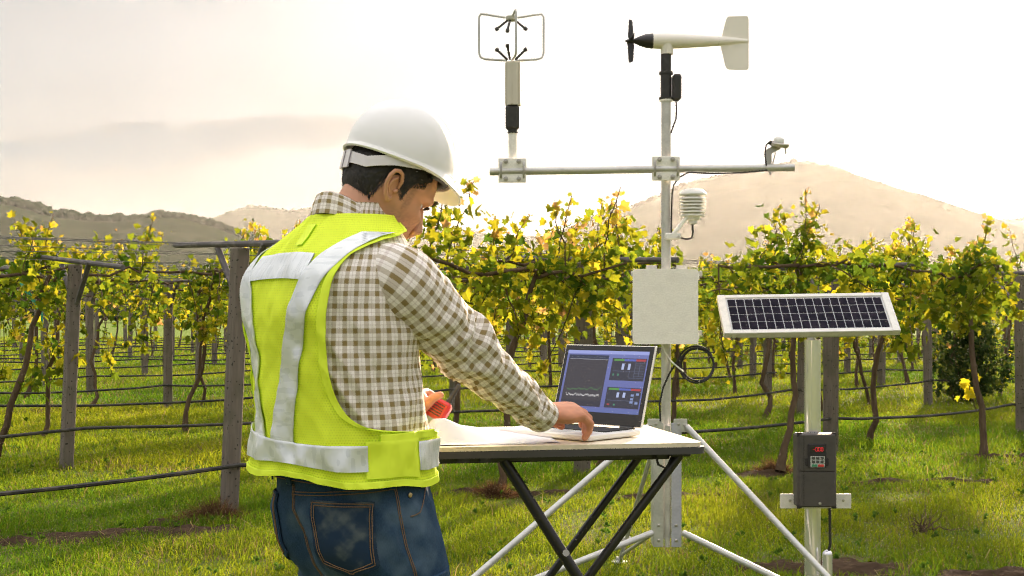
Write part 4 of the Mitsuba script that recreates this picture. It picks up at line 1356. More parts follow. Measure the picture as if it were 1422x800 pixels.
add('hanging_strap', tube([tb(TL - .10, .06, TZ - .03), tb(TL - .095, .05, TZ - .055), tb(TL - .075, .05, TZ - .065), tb(TL - .055, .06, TZ - .03)], .003, 6), mat['rubber'], TAB, smooth=True)

# ------------------------------------------------------------------ laptop
LA = math.radians(43)
LH = np.array([math.cos(LA), -math.sin(LA), 0])         # along the hinge, towards the near right end
LB = np.array([math.sin(LA), math.cos(LA), 0])          # away from the user
HP = np.array([0.314, 3.150, TZ + .002])                 # near right end of the hinge
LWd, LDp = .292, .200
RL = np.stack([LH, LB, np.array([0, 0, 1.0])], 1)
lp_ = lambda u, v, z: HP - LH * (LWd * (1 - u)) - LB * (LDp * (1 - v)) + np.array([0, 0, z])
LAP = thing('laptop', 'open slim silver laptop with dark dashboard screen on the table', 'laptop')
add('base', cbox(lp_(.5, .5, .008), (LWd, LDp, .014), .004, RL), mat['laptop_shell'], LAP, smooth=30)
add('keyboard_well', cbox(lp_(.5, .66, .0152), (LWd * .88, LDp * .50, .0012), .0004, RL), mat['laptop_bezel'], LAP)
kb = f'{LAP}__keyboard_well'
for r_ in range(5):
    for c_ in range(13):
        add('key', cbox(lp_(.105 + c_ * .0658, .46 + r_ * .096, .0166), (LWd * .056, LDp * .080, .0016), .0005, RL), mat['laptop_key'], kb)
add('touchpad', cbox(lp_(.5, .20, .0151), (LWd * .36, LDp * .30, .0008), .0003, RL), mat['metal_grey'], LAP)
TLT = math.radians(17)
LN = -LB * math.cos(TLT) - np.array([0, 0, 1]) * -math.sin(TLT)     # out of the screen
LU = LB * math.sin(TLT) + np.array([0, 0, 1]) * math.cos(TLT)       # up the screen
RLid = np.stack([LH, LU, np.cross(LH, LU)], 1)
LHt = .208
sc_ = lambda u, v, o=0.0: HP + np.array([0, 0, .018]) - LH * LWd * (1 - u) + LU * LHt * v + np.cross(LH, LU) * o
add('lid', cbox(sc_(.5, .5, -.0035), (LWd, LHt, .006), .0025, RLid), mat['laptop_shell'], LAP, smooth=30)
add('bezel', cbox(sc_(.5, .5, .0005), (LWd * .975, LHt * .975, .0022), .0008, RLid), mat['laptop_bezel'], LAP)
for u in (.15, .85):
    add('hinge', cyl(HP - LH * LWd * (1 - u) - LH * .02 + [0, 0, .015], HP - LH * LWd * (1 - u) + LH * .02 + [0, 0, .015], .006, 12), mat['laptop_bezel'], LAP, smooth=30)


def dashboard(p, n, uv):
    u, v = uv.x, uv.y
    R = lambda a, b, c, d: dr.select((u > a) & (u < b) & (v > c) & (v < d), 1.0, 0.0)
    col = mix((.13, .15, .42), (.17, .20, .50), v)
    put = lambda c, k, m: mix(c, k, m)
    dark, dark2 = (.042, .036, .048), (.030, .030, .052)
    col = put(col, (.36, .41, .82), R(0, 1, .945, 1))
    col = put(col, dark, R(.025, .525, .085, .925))
    col = put(col, (.026, .024, .042), R(.025, .525, .085, .18))
    col = put(col, (.020, .030, .075), R(.025, .525, .865, .925))
    col = put(col, (.45, .47, .55), R(.045, .52, .852, .858) + .6 * R(.045, .52, .888, .891) * sstep(.45, .55, noise(u * 70, 3.0)))
    gx, gy = u * 24, v * 22
    grid = dr.select((gx - dr.floor(gx) < .07) | (gy - dr.floor(gy) < .08), 1.0, 0.0)
    col = put(col, (.060, .056, .068), grid * R(.05, .515, .20, .84))
    tr = .270 + .022 * (noise(u * 150, 1.0) - .5) * 2
    col = put(col, (.70, .68, .68), R(.07, .49, .2, .36) * dr.select(dr.abs(v - tr) < .009, 1.0, 0.0))
    tg_ = .33 + .09 * fbm(u * 22, 7.0, 0.0, 3)
    col = put(col, (.07, .16, .07), R(.07, .50, .3, .5) * dr.select(dr.abs(v - tg_) < .010, 1.0, 0.0))
    col = put(col, (.055, .040, .048), R(.07, .50, .45, .452) + R(.07, .50, .60, .602) + R(.07, .50, .74, .743))
    for y0, y1 in ((.525, .885), (.085, .415)):
        h = y1 - y0
        col = put(col, dark2, R(.575, .985, y0, y1))
        col = put(col, (.10, .33, .06), R(.595, .72, y1 - .045, y1 - .012))
        col = put(col, (.10, .14, .55), R(.72, .86, y1 - .045, y1 - .012))
        col = put(col, (.50, .05, .06), R(.86, .975, y1 - .045, y1 - .012))
    for a in (.70, .775):
        col = put(col, (.50, .58, .88), R(a, a + .030, .70, .80) + R(a, a + .030, .255, .335))
    for i in range(6):
        col = put(col, (.16, .19, .32), R(.86, .972, .60 + i * .042, .604 + i * .042))
    col = put(col, (.16, .19, .32), R(.80, .803, .57, .68) + R(.80, .972, .57, .574) + R(.86, .863, .57, .83) + R(.60, .86, .675, .679) + R(.915, .918, .60, .81))
    col = put(col, (.08, .34, .20), R(.607, .622, .60, .635) + R(.665, .68, .60, .635))
    for a, b in ((.87, .28), (.93, .30), (.87, .17), (.93, .16), (.87, .22)):
        col = put(col, (.26, .34, .62), R(a, a + .035, b, b + .035))
    col = put(col, (.16, .19, .32), R(.60, .96, .205, .209) + R(.905, .908, .13, .33))
    col = put(col, (.45, .05, .06), R(.605, .635, .125, .15)); col = put(col, (.08, .34, .20), R(.68, .70, .125, .15))
    col = put(col, (.13, .17, .44), R(0, 1, 0, .06))
    return col * 0.112


q = np.array([sc_(.05, .155, .0021), sc_(.95, .155, .0021), sc_(.95, .925, .0021), sc_(.05, .925, .0021)])
k_ = add('screen', (q, np.array([[0, 1, 2], [0, 2, 3]])), {'type': 'principled', 'base_color': rgb(.008, .008, .010), 'roughness': .16, 'specular': .6}, LAP,
         uv=np.array([[0, 0], [1, 0], [1, 1], [0, 1.0]]), label='lit screen of charts and diagrams on dark panels')
scene[k_]['emitter'] = {'type': 'area', 'radiance': P(dashboard)}

# ------------------------------------------------------------------ paper sheets
nA, nB = 60, 24
ua, ub = np.meshgrid(np.linspace(0, 1, nA), np.linspace(0, 1, nB))


def sheet(a0, a1, b0, b1, lift, seed, curl):
    a, b = a0 + (a1 - a0) * ua, b0 + (b1 - b0) * ub
    hump = np.interp(ua, [0, .08, .16, .24, .40, .60, 1.0], curl) * np.clip(ub / .32, .04, 1) ** 1.2 * (1 - .35 * np.clip(ub - .32, 0, 1))
    z = TZ + .0012 + lift + hump + .004 * (meshkit.fbm(np.stack([a * 14, b * 14, a * 0 + seed], -1), 3, seed) - .4).clip(0)
    V = TP + a[..., None] * E1 + b[..., None] * E2 + z[..., None] * np.array([0, 0, 1.0])
    top = V.reshape(-1, 3)
    f = grid_faces(nA, nB)
    return np.vstack([top, top - [0, 0, .0004]]), np.vstack([f, f[:, ::-1] + len(top)])


add('paper_sheet', sheet(.005, .34, .045, .33, .0006, 3, [.006, .020, .050, .052, .028, .012, .001]), mat['paper'], smooth=True, label='large white paper sheet with a curled end lying on the table', cat='paper')
add('paper_sheet', sheet(.00, .30, .03, .36, .0, 9, [.003, .010, .026, .028, .014, .005, .0]), mat['paper'], smooth=True, label='lower white paper sheet showing under the curled one on the table', cat='paper')

# ------------------------------------------------------------------ weather mast
MX, MY = .713, 6.0
mz = lambda py: EYE - (py - HORIZON) / F * MY
mp = lambda px, py, dy=0.0: at(px, py, MY + dy)
MAST = thing('weather_mast', 'grey steel weather mast on a tripod behind the table', 'mast')
add('pole', tube([(MX, MY, .30), (MX, MY, mz(375)), (MX, MY, mz(108))], .0225, 24), mat['metal_pole'], MAST, smooth=50)
# base channel: two flanges with a rib between, and flared ears at the top
for s in (-1, 1):
    zt, zb_ = mz(586), mz(757)
    add('base_plate', beam((MX + s * .040, MY - .050, zb_), (MX + s * .040, MY - .050, zt), .044, .006, .002, up=(0, 1, 0)), mat['metal_grey' if s < 0 else 'metal_sky_reflection'], MAST)
    add('base_flange', beam((MX + s * .063, MY + .0, zb_ + .002), (MX + s * .063, MY + .0, zt - .02), .10, .005, .002, up=(1, 0, 0)), mat['metal_grey'], MAST)
    add('ear', cbox((MX + s * .060, MY - .0505, zt - .012), (.062, .005, .060), .002), mat['metal_grey'], MAST)
    for dz in (.030, .10):
        add('bolt', lathe((MX + s * .040, MY - .053, zb_ + dz), (0, -1, 0), [(0, .008), (.005, .008), (.007, .005)], 6), mat['bolt'], MAST)
    for dx, dz in ((.052, .005), (.078, .010)):
        add('bolt', lathe((MX + s * dx, MY - .053, zt - dz), (0, -1, 0), [(0, .007), (.004, .007), (.006, .004)], 6), mat['bolt'], MAST)
add('base_tube', tube([(MX, MY - .045, mz(757)), (MX, MY - .045, mz(590))], .0125, 18), mat['metal_pole'], MAST, smooth=50)
feet = [np.array([1.535, 5.30, 0.0]), np.array([-.455, 5.30, 0.0]), np.array([.575, 6.95, 0.0])]
tops = [np.array([MX + .088, MY - .055, mz(591)]), np.array([MX - .088, MY - .055, mz(591)]), np.array([MX - .03, MY + .06, mz(600)])]
lows = [np.array([MX + .072, MY - .06, mz(737)]), np.array([MX - .072, MY - .06, mz(737)]), np.array([MX - .02, MY + .06, mz(737)])]
for i, (a, b, c) in enumerate(zip(tops, feet, lows)):
    add('leg', tube([a, b], .0145 if i < 2 else .011, 14), mat['metal_grey'], MAST, smooth=50)
    e = a + (b - a) * .93
    add('strut', tube([c, e], .0145 if i < 2 else .009, 14), mat['metal_grey'], MAST, smooth=50)
    add('foot', lathe(b + [0, 0, .004], (0, 0, 1), [(0, .045), (.008, .045), (.014, .02), (.03, .018)], 18), mat['metal_grey'], MAST, smooth=30)
add('clip', cbox((tops[2] + (feet[2] - tops[2]) * .80), (.05, .03, .03), .004), mat['metal_grey'], MAST)
add('wing_nut', cyl(tops[2] + (feet[2] - tops[2]) * .80 + [-.035, -.02, .0], tops[2] + (feet[2] - tops[2]) * .80 + [.035, -.02, 0], .004, 8), mat['bolt'], MAST)
# the cross arm with its clamps
AZ0, AZ1 = mz(239.5), mz(231.5)
aL, aR = (at(680, 238.5, MY - .045)), (at(1103, 232.5, MY - .045))
ARM = add('cross_arm', tube([aL, aL + (aR - aL) * .003, aR - (aR - aL) * .003, aR], [.016, .0175, .0175, .016], 20), mat['metal_pole'], MAST, smooth=50)


def clamp(px_, name):
    c = at(px_, 236.5 - (px_ - 711) * .0125, MY - .058)
    k = add('clamp_plate', cbox(c + [0, .008, 0], (.128, .012, .112), .012), mat['white_paint'], MAST, smooth=25)
    for sx in (-1, 1):
        add('u_bolt', tube([c + [sx * .052, -.004, .036], c + [sx * .052, -.012, .020], c + [sx * .052, -.012, -.020], c + [sx * .052, -.004, -.036]], .0045, 8), mat['bolt'], k, smooth=True)
        for sz in (-1, 1):
            add('bolt', lathe(c + [sx * .030, -.001, sz * .040], (0, -1, 0), [(0, .011), (.006, .011), (.0061, .006), (.014, .006), (.015, .002)], 8), mat['bolt'], k)


clamp(711.5, 'left'); clamp(925, 'mid')
add('band_clamp', tube([(MX, MY, mz(141)), (MX, MY, mz(137))], .031, 20), mat['white_paint'], MAST, smooth=40)

# ------------------------------------------------------------------ three-axis anemometer
AN = thing('ultrasonic_anemometer', 'ultrasonic anemometer with open wire cage at the left end of the cross arm', 'anemometer')
ax_ = at(712, 225, MY - .045)[0]; ay = MY - .045
az_ = lambda py: EYE - (py - HORIZON) / F * ay
add('stub_pole', tube([(ax_, ay + .03, az_(232)), (ax_, ay + .03, az_(180))], .0195, 20), mat['white_paint'], AN, smooth=50)
add('collar', lathe((ax_, ay + .03, az_(184)), (0, 0, 1), [(0, .024), (.006, .024), (.008, .021), (.018, .021), (.020, .025), (.028, .025)], 24), mat['black_plastic'], AN, smooth=30)
add('connector_housing', cbox((ax_ - .002, ay + .03, az_(162)), (.062, .062, .112), .010), mat['black_plastic'], AN, smooth=25)
body_ = [(-.001, .030), (0, .036), (.196, .036), (.200, .033)]
add('sensor_body', lathe((ax_ + .002, ay + .03, az_(145)), (0, 0, 1), body_, 16), mat['cream_sensor'], AN, smooth=20)
for a in np.radians([200, 260, 320, 20]):
    add('body_rib', beam((ax_ + .002 + .037 * math.cos(a), ay + .03 + .037 * math.sin(a), az_(144)), (ax_ + .002 + .037 * math.cos(a), ay + .03 + .037 * math.sin(a), az_(86)), .009, .005, .001), mat['cream_sensor'], AN)
cz0, cz1 = az_(83), az_(24)
cc = np.array([ax_ - .006, ay + .03, 0])
for i, a in enumerate(np.radians([176, 6, 285])):
    d = np.array([math.cos(a), math.sin(a), 0]) * (1.0 if i < 2 else .55)
    r1 = .150
    pts = [cc + d * .02 + [0, 0, cz0 + .002], cc + d * (r1 - .03) + [0, 0, cz0 + .010], cc + d * (r1 - .008) + [0, 0, cz0 + .018], cc + d * r1 + [0, 0, cz0 + .040],
           cc + d * r1 + [0, 0, cz1 + .010], cc + d * (r1 - .008) + [0, 0, cz1 + .024], cc + d * (r1 - .03) + [0, 0, cz1 + .022], cc + d * .03 + [0, 0, cz1 + .006]]
    add('cage_wire', tube(pts, .0050, 10), mat['metal_grey'], AN, smooth=True)
add('hub', lathe(cc + [0, 0, cz1 - .010], (0, 0, 1), [(0, .020), (.004, .026), (.018, .028), (.024, .022), (.026, .010)], 20), mat['metal_grey'], AN, smooth=30)
for i, a in enumerate(np.radians([195, 250, 340])):
    d = np.array([math.cos(a), math.sin(a) * .8, 0])
    for top_ in (1, 0):
        p0 = cc + d * .018 + [0, 0, cz1 - .008 if top_ else cz0 + .004]
        p1 = cc + d * (.066 if i != 1 else .05) + [0, 0, cz1 - (.048 + .012 * (i == 1)) if top_ else cz0 + .046 + .012 * (i == 1)]
        k = add('transducer_arm', tube([p0, p1], .0052, 10), mat['black_plastic'], AN, smooth=True)
        add('transducer', lathe(p1, p1 - p0, [(-.004, .006), (-.002, .009), (.010, .009), (.012, .006)], 14), mat['black_plastic'], k, smooth=30)

# ------------------------------------------------------------------ propeller wind monitor
WV = thing('wind_monitor', 'propeller wind vane with a white tail on top of the mast', 'wind vane')
wz_ = mz(57)
wy = MY
wx = lambda px_: (px_ - 711) / F * MY
add('mounting_post', lathe((MX, MY, mz(139)), (0, 0, 1), [(0, .030), (.005, .034), (.012, .034), (.014, .0255), (.116, .0255), (.118, .032), (.130, .032), (.134, .0235), (.215, .0235)], 24), mat['black_plastic'], WV, smooth=30)
add('junction_box', cbox((MX + .048, MY - .005, mz(122)), (.040, .062, .118), .008), mat['black_plastic'], WV, smooth=25)
add('box_gland', cyl((MX + .046, MY - .005, mz(141)), (MX + .046, MY - .005, mz(138)), .011, 12), mat['black_plastic'], WV, smooth=30)
fus = [(wx(913), .036), (wx(925), .037), (wx(945), .034), (wx(970), .029), (wx(1000), .022), (wx(1003), .021), (wx(1040), .008)]
add('fuselage', lathe((0, wy, wz_), (1, 0, 0), [(wx(906), .0345)] + fus, 28), mat['vane_plastic'], WV, smooth=40)
add('neck', lathe((MX + .004, MY, wz_ - .062), (0, 0, 1), [(0, .029), (.02, .029), (.035, .032), (.05, .034)], 24), mat['vane_plastic'], WV, smooth=40)
add('nose_cone', lathe((0, wy, wz_), (1, 0, 0), [(wx(880), .010), (wx(881.5), .012), (wx(888), .022), (wx(896), .031), (wx(906), .0352), (wx(907), .034)], 28), mat['black_gloss'], WV, smooth=40)
add('spinner', lathe((0, wy, wz_), (1, 0, 0), [(wx(868), .002), (wx(870), .006), (wx(873), .009), (wx(881), .010)], 18), mat['black_gloss'], WV, smooth=40)
for i, a in enumerate(np.radians([86, 266, 356, 176])):
    d = np.array([0, math.cos(a), math.sin(a)])
    e = np.cross(d, [1, 0, 0])
    V = []
    for r_ in np.linspace(.008, .100, 12):
        tw = math.radians(62 - 25 * r_ / .1)
        cvec = np.array([1, 0, 0]) * math.sin(tw) * (1 if i % 2 == 0 else 1) + e * math.cos(tw)
        half = np.interp(r_, [0, .02, .09, .10], [.010, .017, .016, .012])
        n_ = np.cross(d, cvec)
        c0 = np.array([wx(876), wy, wz_]) + d * r_
        V += [c0 - cvec * half, c0 + n_ * .003, c0 + cvec * half, c0 - n_ * .001, c0 - cvec * half]
    add('blade', (np.array(V), grid_faces(5, 12)), mat['black_gloss'], WV, smooth=30)
from shapely.geometry import Polygon
fin = Polygon([(wx(1001), mz(63)), (wx(1002), mz(53)), (wx(1009), mz(26)), (wx(1011), mz(23.5)), (wx(1037), mz(23)), (wx(1039), mz(25)), (wx(1039), mz(95)), (wx(1037), mz(97)), (wx(1011), mz(96)), (wx(1008), mz(93))])
fm = trimesh.creation.extrude_polygon(fin.buffer(.002), .008, engine='earcut')
fv = np.array(fm.vertices)
add('tail_fin', (np.stack([fv[:, 0], wy + .004 - fv[:, 2], fv[:, 1]], 1), np.array(fm.faces)), mat['vane_plastic'], WV, smooth=25)
add('fin_rib', beam((wx(998), wy, wz_ - .002), (wx(1039), wy, wz_ - .004), .010, .016, .004), mat['vane_plastic'], WV)
add('seam_ring', lathe((wx(997), wy, wz_), (1, 0, 0), [(0, .0226), (.003, .0226)], 24), mat['bolt'], WV, smooth=30)
add('lead', tube([(MX + .046, MY - .005, mz(142)), (MX + .048, MY - .008, mz(152)), (MX + .044, MY - .015, mz(166)), (MX + .026, MY - .024, mz(180)), (MX + .020, MY - .025, mz(186))], .0035, 8), mat['rubber'], WV, smooth=True)

# ------------------------------------------------------------------ pyranometer at the right end
PY = thing('pyranometer', 'small sun sensor on a bracket at the right end of the cross arm', 'sun sensor')
pc = at(1079, 205, MY - .045); pq = lambda px_, py: at(px_, py, MY - .045)
add('bracket', join([beam(pq(1067, 236), pq(1067, 208), .012, .030, .002), beam(pq(1067, 211), pq(1082, 203), .012, .030, .002), beam(pq(1072, 231), pq(1077, 212), .008, .006, .001)]), mat['bolt'], PY)
ntilt = unit([.10, -.25, .96])
add('sensor_plate', lathe(pc + [.010, 0, .004], ntilt, [(0, .040), (.003, .044), (.016, .044), (.020, .040)], 24), mat['bolt'], PY, smooth=30)
add('dome', lathe(pc + [.008, 0, .026], ntilt, [(0, .026), (.012, .026), (.020, .021), (.026, .011), (.028, .001)], 20), mat['white_plastic'], PY, smooth=50)
add('connector', cyl(pc + [-.038, -.01, .024], pc + [-.012, -.01, .012], .010, 12), mat['black_plastic'], PY, smooth=30)
add('leveling_screw', cyl(pc + [.036, -.01, .0], pc + [.038, -.01, -.032], .004, 8), mat['bolt'], PY)
add('u_clamp', tube([pq(1069, 222), pq(1070, 243)], .006, 10), mat['bolt'], PY)
add('lead', tube([pc + [-.038, -.01, .024], pc + [-.052, -.01, .010], pc + [-.058, -.01, -.035], pc + [-.052, -.02, -.085]], .0035, 8), mat['rubber'], PY, smooth=True)
add('sensor_cable', tube([at(1066, 236.5, MY - .068), at(1030, 240, MY - .068), at(985, 241, MY - .068), at(956, 239.5, MY - .068), at(942, 247, MY - .05), at(935, 258, MY - .03), at(933, 275, MY - .026), at(932, 330, MY - .026)], .0036, 8), mat['rubber'],
    smooth=True, label='thin grey cable tied along the cross arm, running down the mast', cat='cable')

# ------------------------------------------------------------------ radiation shield
SH_ = thing('radiation_shield', 'white ribbed temperature sensor shield on an arm off the mast', 'sensor shield')
sx_, sy_ = wx(961), MY - .02
prof = []
add('top_cap', lathe((sx_, sy_, mz(272)), (0, 0, 1), [(0, .060), (.004, .064), (.010, .062), (.024, .050), (.030, .030), (.032, .001)], 28), mat['white_plastic'], SH_, smooth=40)
for i in range(6):
    z0 = mz(277.5 + i * 4.6)
    rr = .063 - (.004 if i == 5 else 0)
    add('plate', lathe((sx_, sy_, z0), (0, 0, 1), [(0, rr), (-.0005, rr + .001), (.002, rr + .001), (.011, .045), (.010, .043), (.0015, rr - .004)], 28), mat['white_plastic'], SH_, smooth=40)
add('core', cyl((sx_, sy_, mz(300)), (sx_, sy_, mz(270)), .036, 20), mat['white_plastic'], SH_, smooth=30)
add('base_hub', lathe((sx_, sy_, mz(312)), (0, 0, 1), [(0, .012), (.004, .022), (.018, .022), (.022, .034), (.040, .036)], 20), mat['white_plastic'], SH_, smooth=30)
add('support_arm', beam((sx_ - .012, sy_, mz(296)), (MX + .028, sy_, mz(327)), .016, .075, .004, up=(0, 1, 0)), mat['white_paint'], SH_)
add('mast_clamp', cbox((MX + .026, sy_ - .008, mz(329)), (.070, .060, .030), .005), mat['white_paint'], SH_, smooth=25)
add('clamp_bolt', cyl((MX + .05, sy_ - .05, mz(330)), (MX + .05, sy_ + .02, mz(330)), .005, 8), mat['bolt'], SH_)
add('lead', tube([(sx_ - .001, sy_, mz(311)), (sx_ + .001, sy_ - .003, mz(322)), (sx_ - .006, sy_ - .01, mz(331)), (sx_ - .028, sy_ - .02, mz(333)), (MX + .03, sy_ - .03, mz(329))], .0045, 8), mat['rubber'], SH_, smooth=True)

# ------------------------------------------------------------------ enclosure and coil
EB = thing('enclosure_box', 'plain cream equipment box fixed to the mast above the laptop', 'equipment box')
ey = MY - .12
e0, e1 = at(879.5, 478, ey), at(969.5, 373.5, ey)
ec = (e0 + e1) / 2
from shapely.geometry import box as sbox
ew, eh = e1[0] - e0[0], e1[2] - e0[2]
em = trimesh.creation.extrude_polygon(sbox(-ew / 2 + .012, -eh / 2 + .012, ew / 2 - .012, eh / 2 - .012).buffer(.012, quad_segs=6), .032, engine='earcut')
ev = np.array(em.vertices)
add('lid', (ec + np.stack([ev[:, 0], -ev[:, 2] + .03, ev[:, 1]], 1), np.array(em.faces)), mat['box_paint'], EB, smooth=25)
add('case', cbox(ec + [0, .070, 0], (ew - .012, .070, eh - .012), .006), mat['box_paint'], EB)
for py in (384, 466):
    add('mounting_rail', cbox((MX, MY - .018, mz(py) + .012), (ew + .035, .008, .024), .002), mat['metal_grey'], EB)
for dx in (-.10, .10):
    add('top_lug', cbox((MX + dx * .7, MY - .02, mz(371.5)), (.05, .012, .02), .002), mat['metal_grey'], EB)
for sz in (-1, 1):
    add('hinge_lug', cbox(ec + [ew / 2 + .004, .05, sz * eh * .40], (.014, .03, .03), .003), mat['white_plastic'], EB)
CC = thing('cable_coil', 'coil of black cable hanging under the equipment box', 'cable')
cq = at(968, 507, MY - .06)
for i, (dx, dz, r_, ph) in enumerate(((0, 0, .078, 0), (.004, .003, .073, .2), (-.003, .004, .081, .5), (.002, -.005, .076, .9))):
    a = np.linspace(0, 2 * np.pi, 50) + ph
    add('loop', tube(cq + np.stack([dx + r_ * np.cos(a), .010 * np.sin(a * 2 + i) + .006 * i, dz + r_ * 1.03 * np.sin(a)], 1), .0040, 8), mat['rubber'], CC, smooth=True)
add('tie', tube([at(968, 488, MY - .06), at(969, 481, MY - .05), at(969, 477, MY - .04)], .0025, 6), mat['white_plastic'], CC, smooth=True)
add('tie', tube([at(971, 529, MY - .075), at(971, 533, MY - .04)], .0025, 6), mat['white_plastic'], CC, smooth=True)
add('tail', tube([at(950, 492, MY - .06), at(938, 505, MY - .06), at(929, 520, MY - .05), at(921, 538, MY - .045), at(916, 560, MY - .04), at(917, 585, MY - .055)], .0042, 8), mat['rubber'], CC, smooth=True)
add('white_lead', tube([at(919, 477, MY - .07), at(924, 490, MY - .07), at(932, 502, MY - .07), at(944, 512, MY - .065), at(949, 516, MY - .06)], .0035, 8), mat['white_plastic'], CC, smooth=True)

# ------------------------------------------------------------------ solar panel on its own post
SY = 5.98
sxp = (1128.5 - 711) / F * SY
PO = thing('panel_post', 'shiny round steel post carrying the solar panel', 'post')
tv, tf_ = tube([(sxp, SY, z_) for z_ in np.linspace(-.02, EYE - (472 - HORIZON) / F * SY, 14)], .037, 160)
ta = np.arctan2(tv[:, 1] - SY, tv[:, 0] - sxp)            # waves added to the round tube so its reflections break into streaks
tr_ = 1 + .0060 * np.sin(9 * ta + 1) + .0040 * np.sin(17 * ta + 2.2 + tv[:, 2] * .8) + .0012 * np.sin(31 * ta + tv[:, 2] * 1.5)
tv[:, 0] = sxp + (tv[:, 0] - sxp) * tr_; tv[:, 1] = SY + (tv[:, 1] - SY) * tr_
add('tube', (tv, tf_), mat['chrome'], PO, smooth=50)
cx_, cy_ = (1149 - 711) / F * (SY - .06), SY - .06
add('sleeve', tube([(cx_, cy_, -.02)] + [(cx_, cy_, EYE - (770 - HORIZON) / F * cy_)] + [(cx_, cy_, EYE - (770 - HORIZON) / F * cy_ + .022 * math.sin(t_)) for t_ in (.5, 1.0, 1.4)],
                   [.023, .023, .020, .012, .004], 24), mat['chrome'], PO, smooth=50)
SP = thing('solar_panel', 'tilted dark blue solar panel in a pale frame on its post', 'solar panel')
nb, nf = at(1006, 464, SY - .09), at(1251, 460, SY - .09)
tbk, tfk = at(1010, 410.5, SY + .10), at(1245, 408, SY + .10)
pu = unit(nf - nb); pw = np.linalg.norm(nf - nb)
pv0 = (tbk + tfk) / 2 - (nb + nf) / 2
pl = np.linalg.norm(pv0); pv = unit(pv0 - pu * (pv0 @ pu)); pn = np.cross(pu, pv)
RP = np.stack([pu, pv, pn], 1)
pc0 = (nb + nf) / 2 + pv * pl / 2
pp = lambda u, v, o=0.0: pc0 + pu * (u - .5) * pw + pv * (v - .5) * pl + pn * o
fw = .035
for u0, L, axis in ((0, pl, 'v'), (1, pl, 'v')):
    add('frame_side', cbox(pp(u0, .5, -.010) + pu * (fw / 2 if u0 == 0 else -fw / 2), (fw, pl, .032), .002, RP), mat['alu_frame'], SP)
for v0 in (0, 1):
    w_ = .022
    add('frame_end', cbox(pp(.5, v0, -.0105) + pv * (w_ / 2 if v0 == 0 else -w_ / 2), (pw - 2 * fw - .001, w_, .031), .002, RP), mat['alu_frame'], SP)
add('backing', cbox(pp(.5, .5, -.004), (pw - 2 * fw + .004, pl - .042, .005), .001, RP), mat['solar_backing'], SP)
ncx, ncy = 18, 4
iw, ih = (pw - 2 * fw - .012), (pl - .044 - .012)
for i in range(ncx):
    for j_ in range(ncy):
        c = pp(.5, .5, .0002) + pu * ((i + .5) / ncx - .5) * iw + pv * ((j_ + .5) / ncy - .5) * ih
        add('cell', cbox(c, (iw / ncx - .0042, ih / ncy - .0052, .0032), .0006, RP), mat['solar_cell'], SP)
add('support_rail', cbox(pp(.5, .18, -.040), (pw * .60, .05, .028), .003, RP), mat['metal_grey'], SP)
add('support_rail', cbox(pp(.5, .75, -.040), (pw * .60, .05, .028), .003, RP), mat['metal_grey'], SP)
add('tilt_bracket', beam(pp(.5, .25, -.052), (sxp, SY, EYE - (474 - HORIZON) / F * SY), .06, .012, .003), mat['metal_grey'], SP)

# ------------------------------------------------------------------ pump controller on the post
IV = thing('controller_unit', 'dark grey motor controller with red display and keypad on the shiny post', 'controller')
iy = SY - .13
i0, i1 = at(1107, 705, iy), at(1162.5, 602.5, iy)
ic = (i0 + i1) / 2; iw_, ih_ = i1[0] - i0[0], i1[2] - i0[2]
add('case', cbox(ic + [0, .050, 0], (iw_, .085, ih_), .008), mat['dark_casing'], IV, smooth=25)
add('front_cover', cbox(ic + [.002, .004, ih_ * .24], (iw_ * .90, .014, ih_ * .50), .006), mat['dark_casing'], IV, smooth=25)
add('front_cover', cbox(ic + [.002, .005, -ih_ * .25], (iw_ * .90, .014, ih_ * .475), .006), mat['dark_casing'], IV, smooth=25)
add('side_groove', cbox(ic + [-iw_ * .335, -.0032, 0], (.0022, .002, ih_ * .94), .0004), mat['casing_seam'], IV)
for sx in (-1, 1):
    for sz in (-1, 1):
        add('mounting_ear', cbox(ic + [sx * (iw_ / 2 - .012), .012, sz * (ih_ / 2 - .004)], (.022, .010, .020), .003), mat['casing_seam'], IV)
add('cover_screw', lathe(ic + [.012, -.002, -ih_ * .445], (0, -1, 0), [(0, .0065), (.002, .0065), (.003, .004)], 12), mat['bolt'], IV, smooth=30)
kpc = at(1134.5, 633, iy - .004)
add('keypad', cbox(kpc + [0, -.001, 0], (.082, .012, .108), .003), mat['casing_seam'], IV)
add('side_clip', cbox(kpc + [0, .0015, -.028], (.106, .008, .034), .002), mat['casing_seam'], IV)
KP = f'{IV}__keypad'
add('display_window', cbox(kpc + [.002, -.0075, .030], (.066, .002, .030), .0005), mat['laptop_bezel'], KP)
kpl = add('key_plate', cbox(kpc + [.001, -.0075, -.026], (.064, .002, .050), .0006), mat['key_grey'], KP)
for r_ in range(2):
    for c_ in range(3):
        add('key', cbox(kpc + [-.018 + .0195 * c_, -.0095, -.012 - .0165 * r_ + .002], (.0145, .003, .0125), .0008), mat['key_dark'], KP)
add('key', cbox(kpc + [-.013, -.0095, -.0435], (.024, .003, .012), .0008), mat['key_green'], KP, label='green key of the keypad')
add('key', cbox(kpc + [.016, -.0095, -.0435], (.026, .003, .012), .0008), mat['key_red'], KP, label='red key of the keypad')
segs = []
for d_ in range(4):
    c = kpc + np.array([-.0165 + .0125 * d_, -.0092, .030])
    for (sx, sz, hz) in ((0, 1, 1), (0, -1, 1), (-1, .5, 0), (1, .5, 0), (-1, -.5, 0), (1, -.5, 0)) if d_ else ((0, 0, 1),):
        segs.append(cbox(c + [sx * .0040, 0, sz * .0085], (.0076, .001, .0026) if hz else (.0026, .001, .0066), .0002))
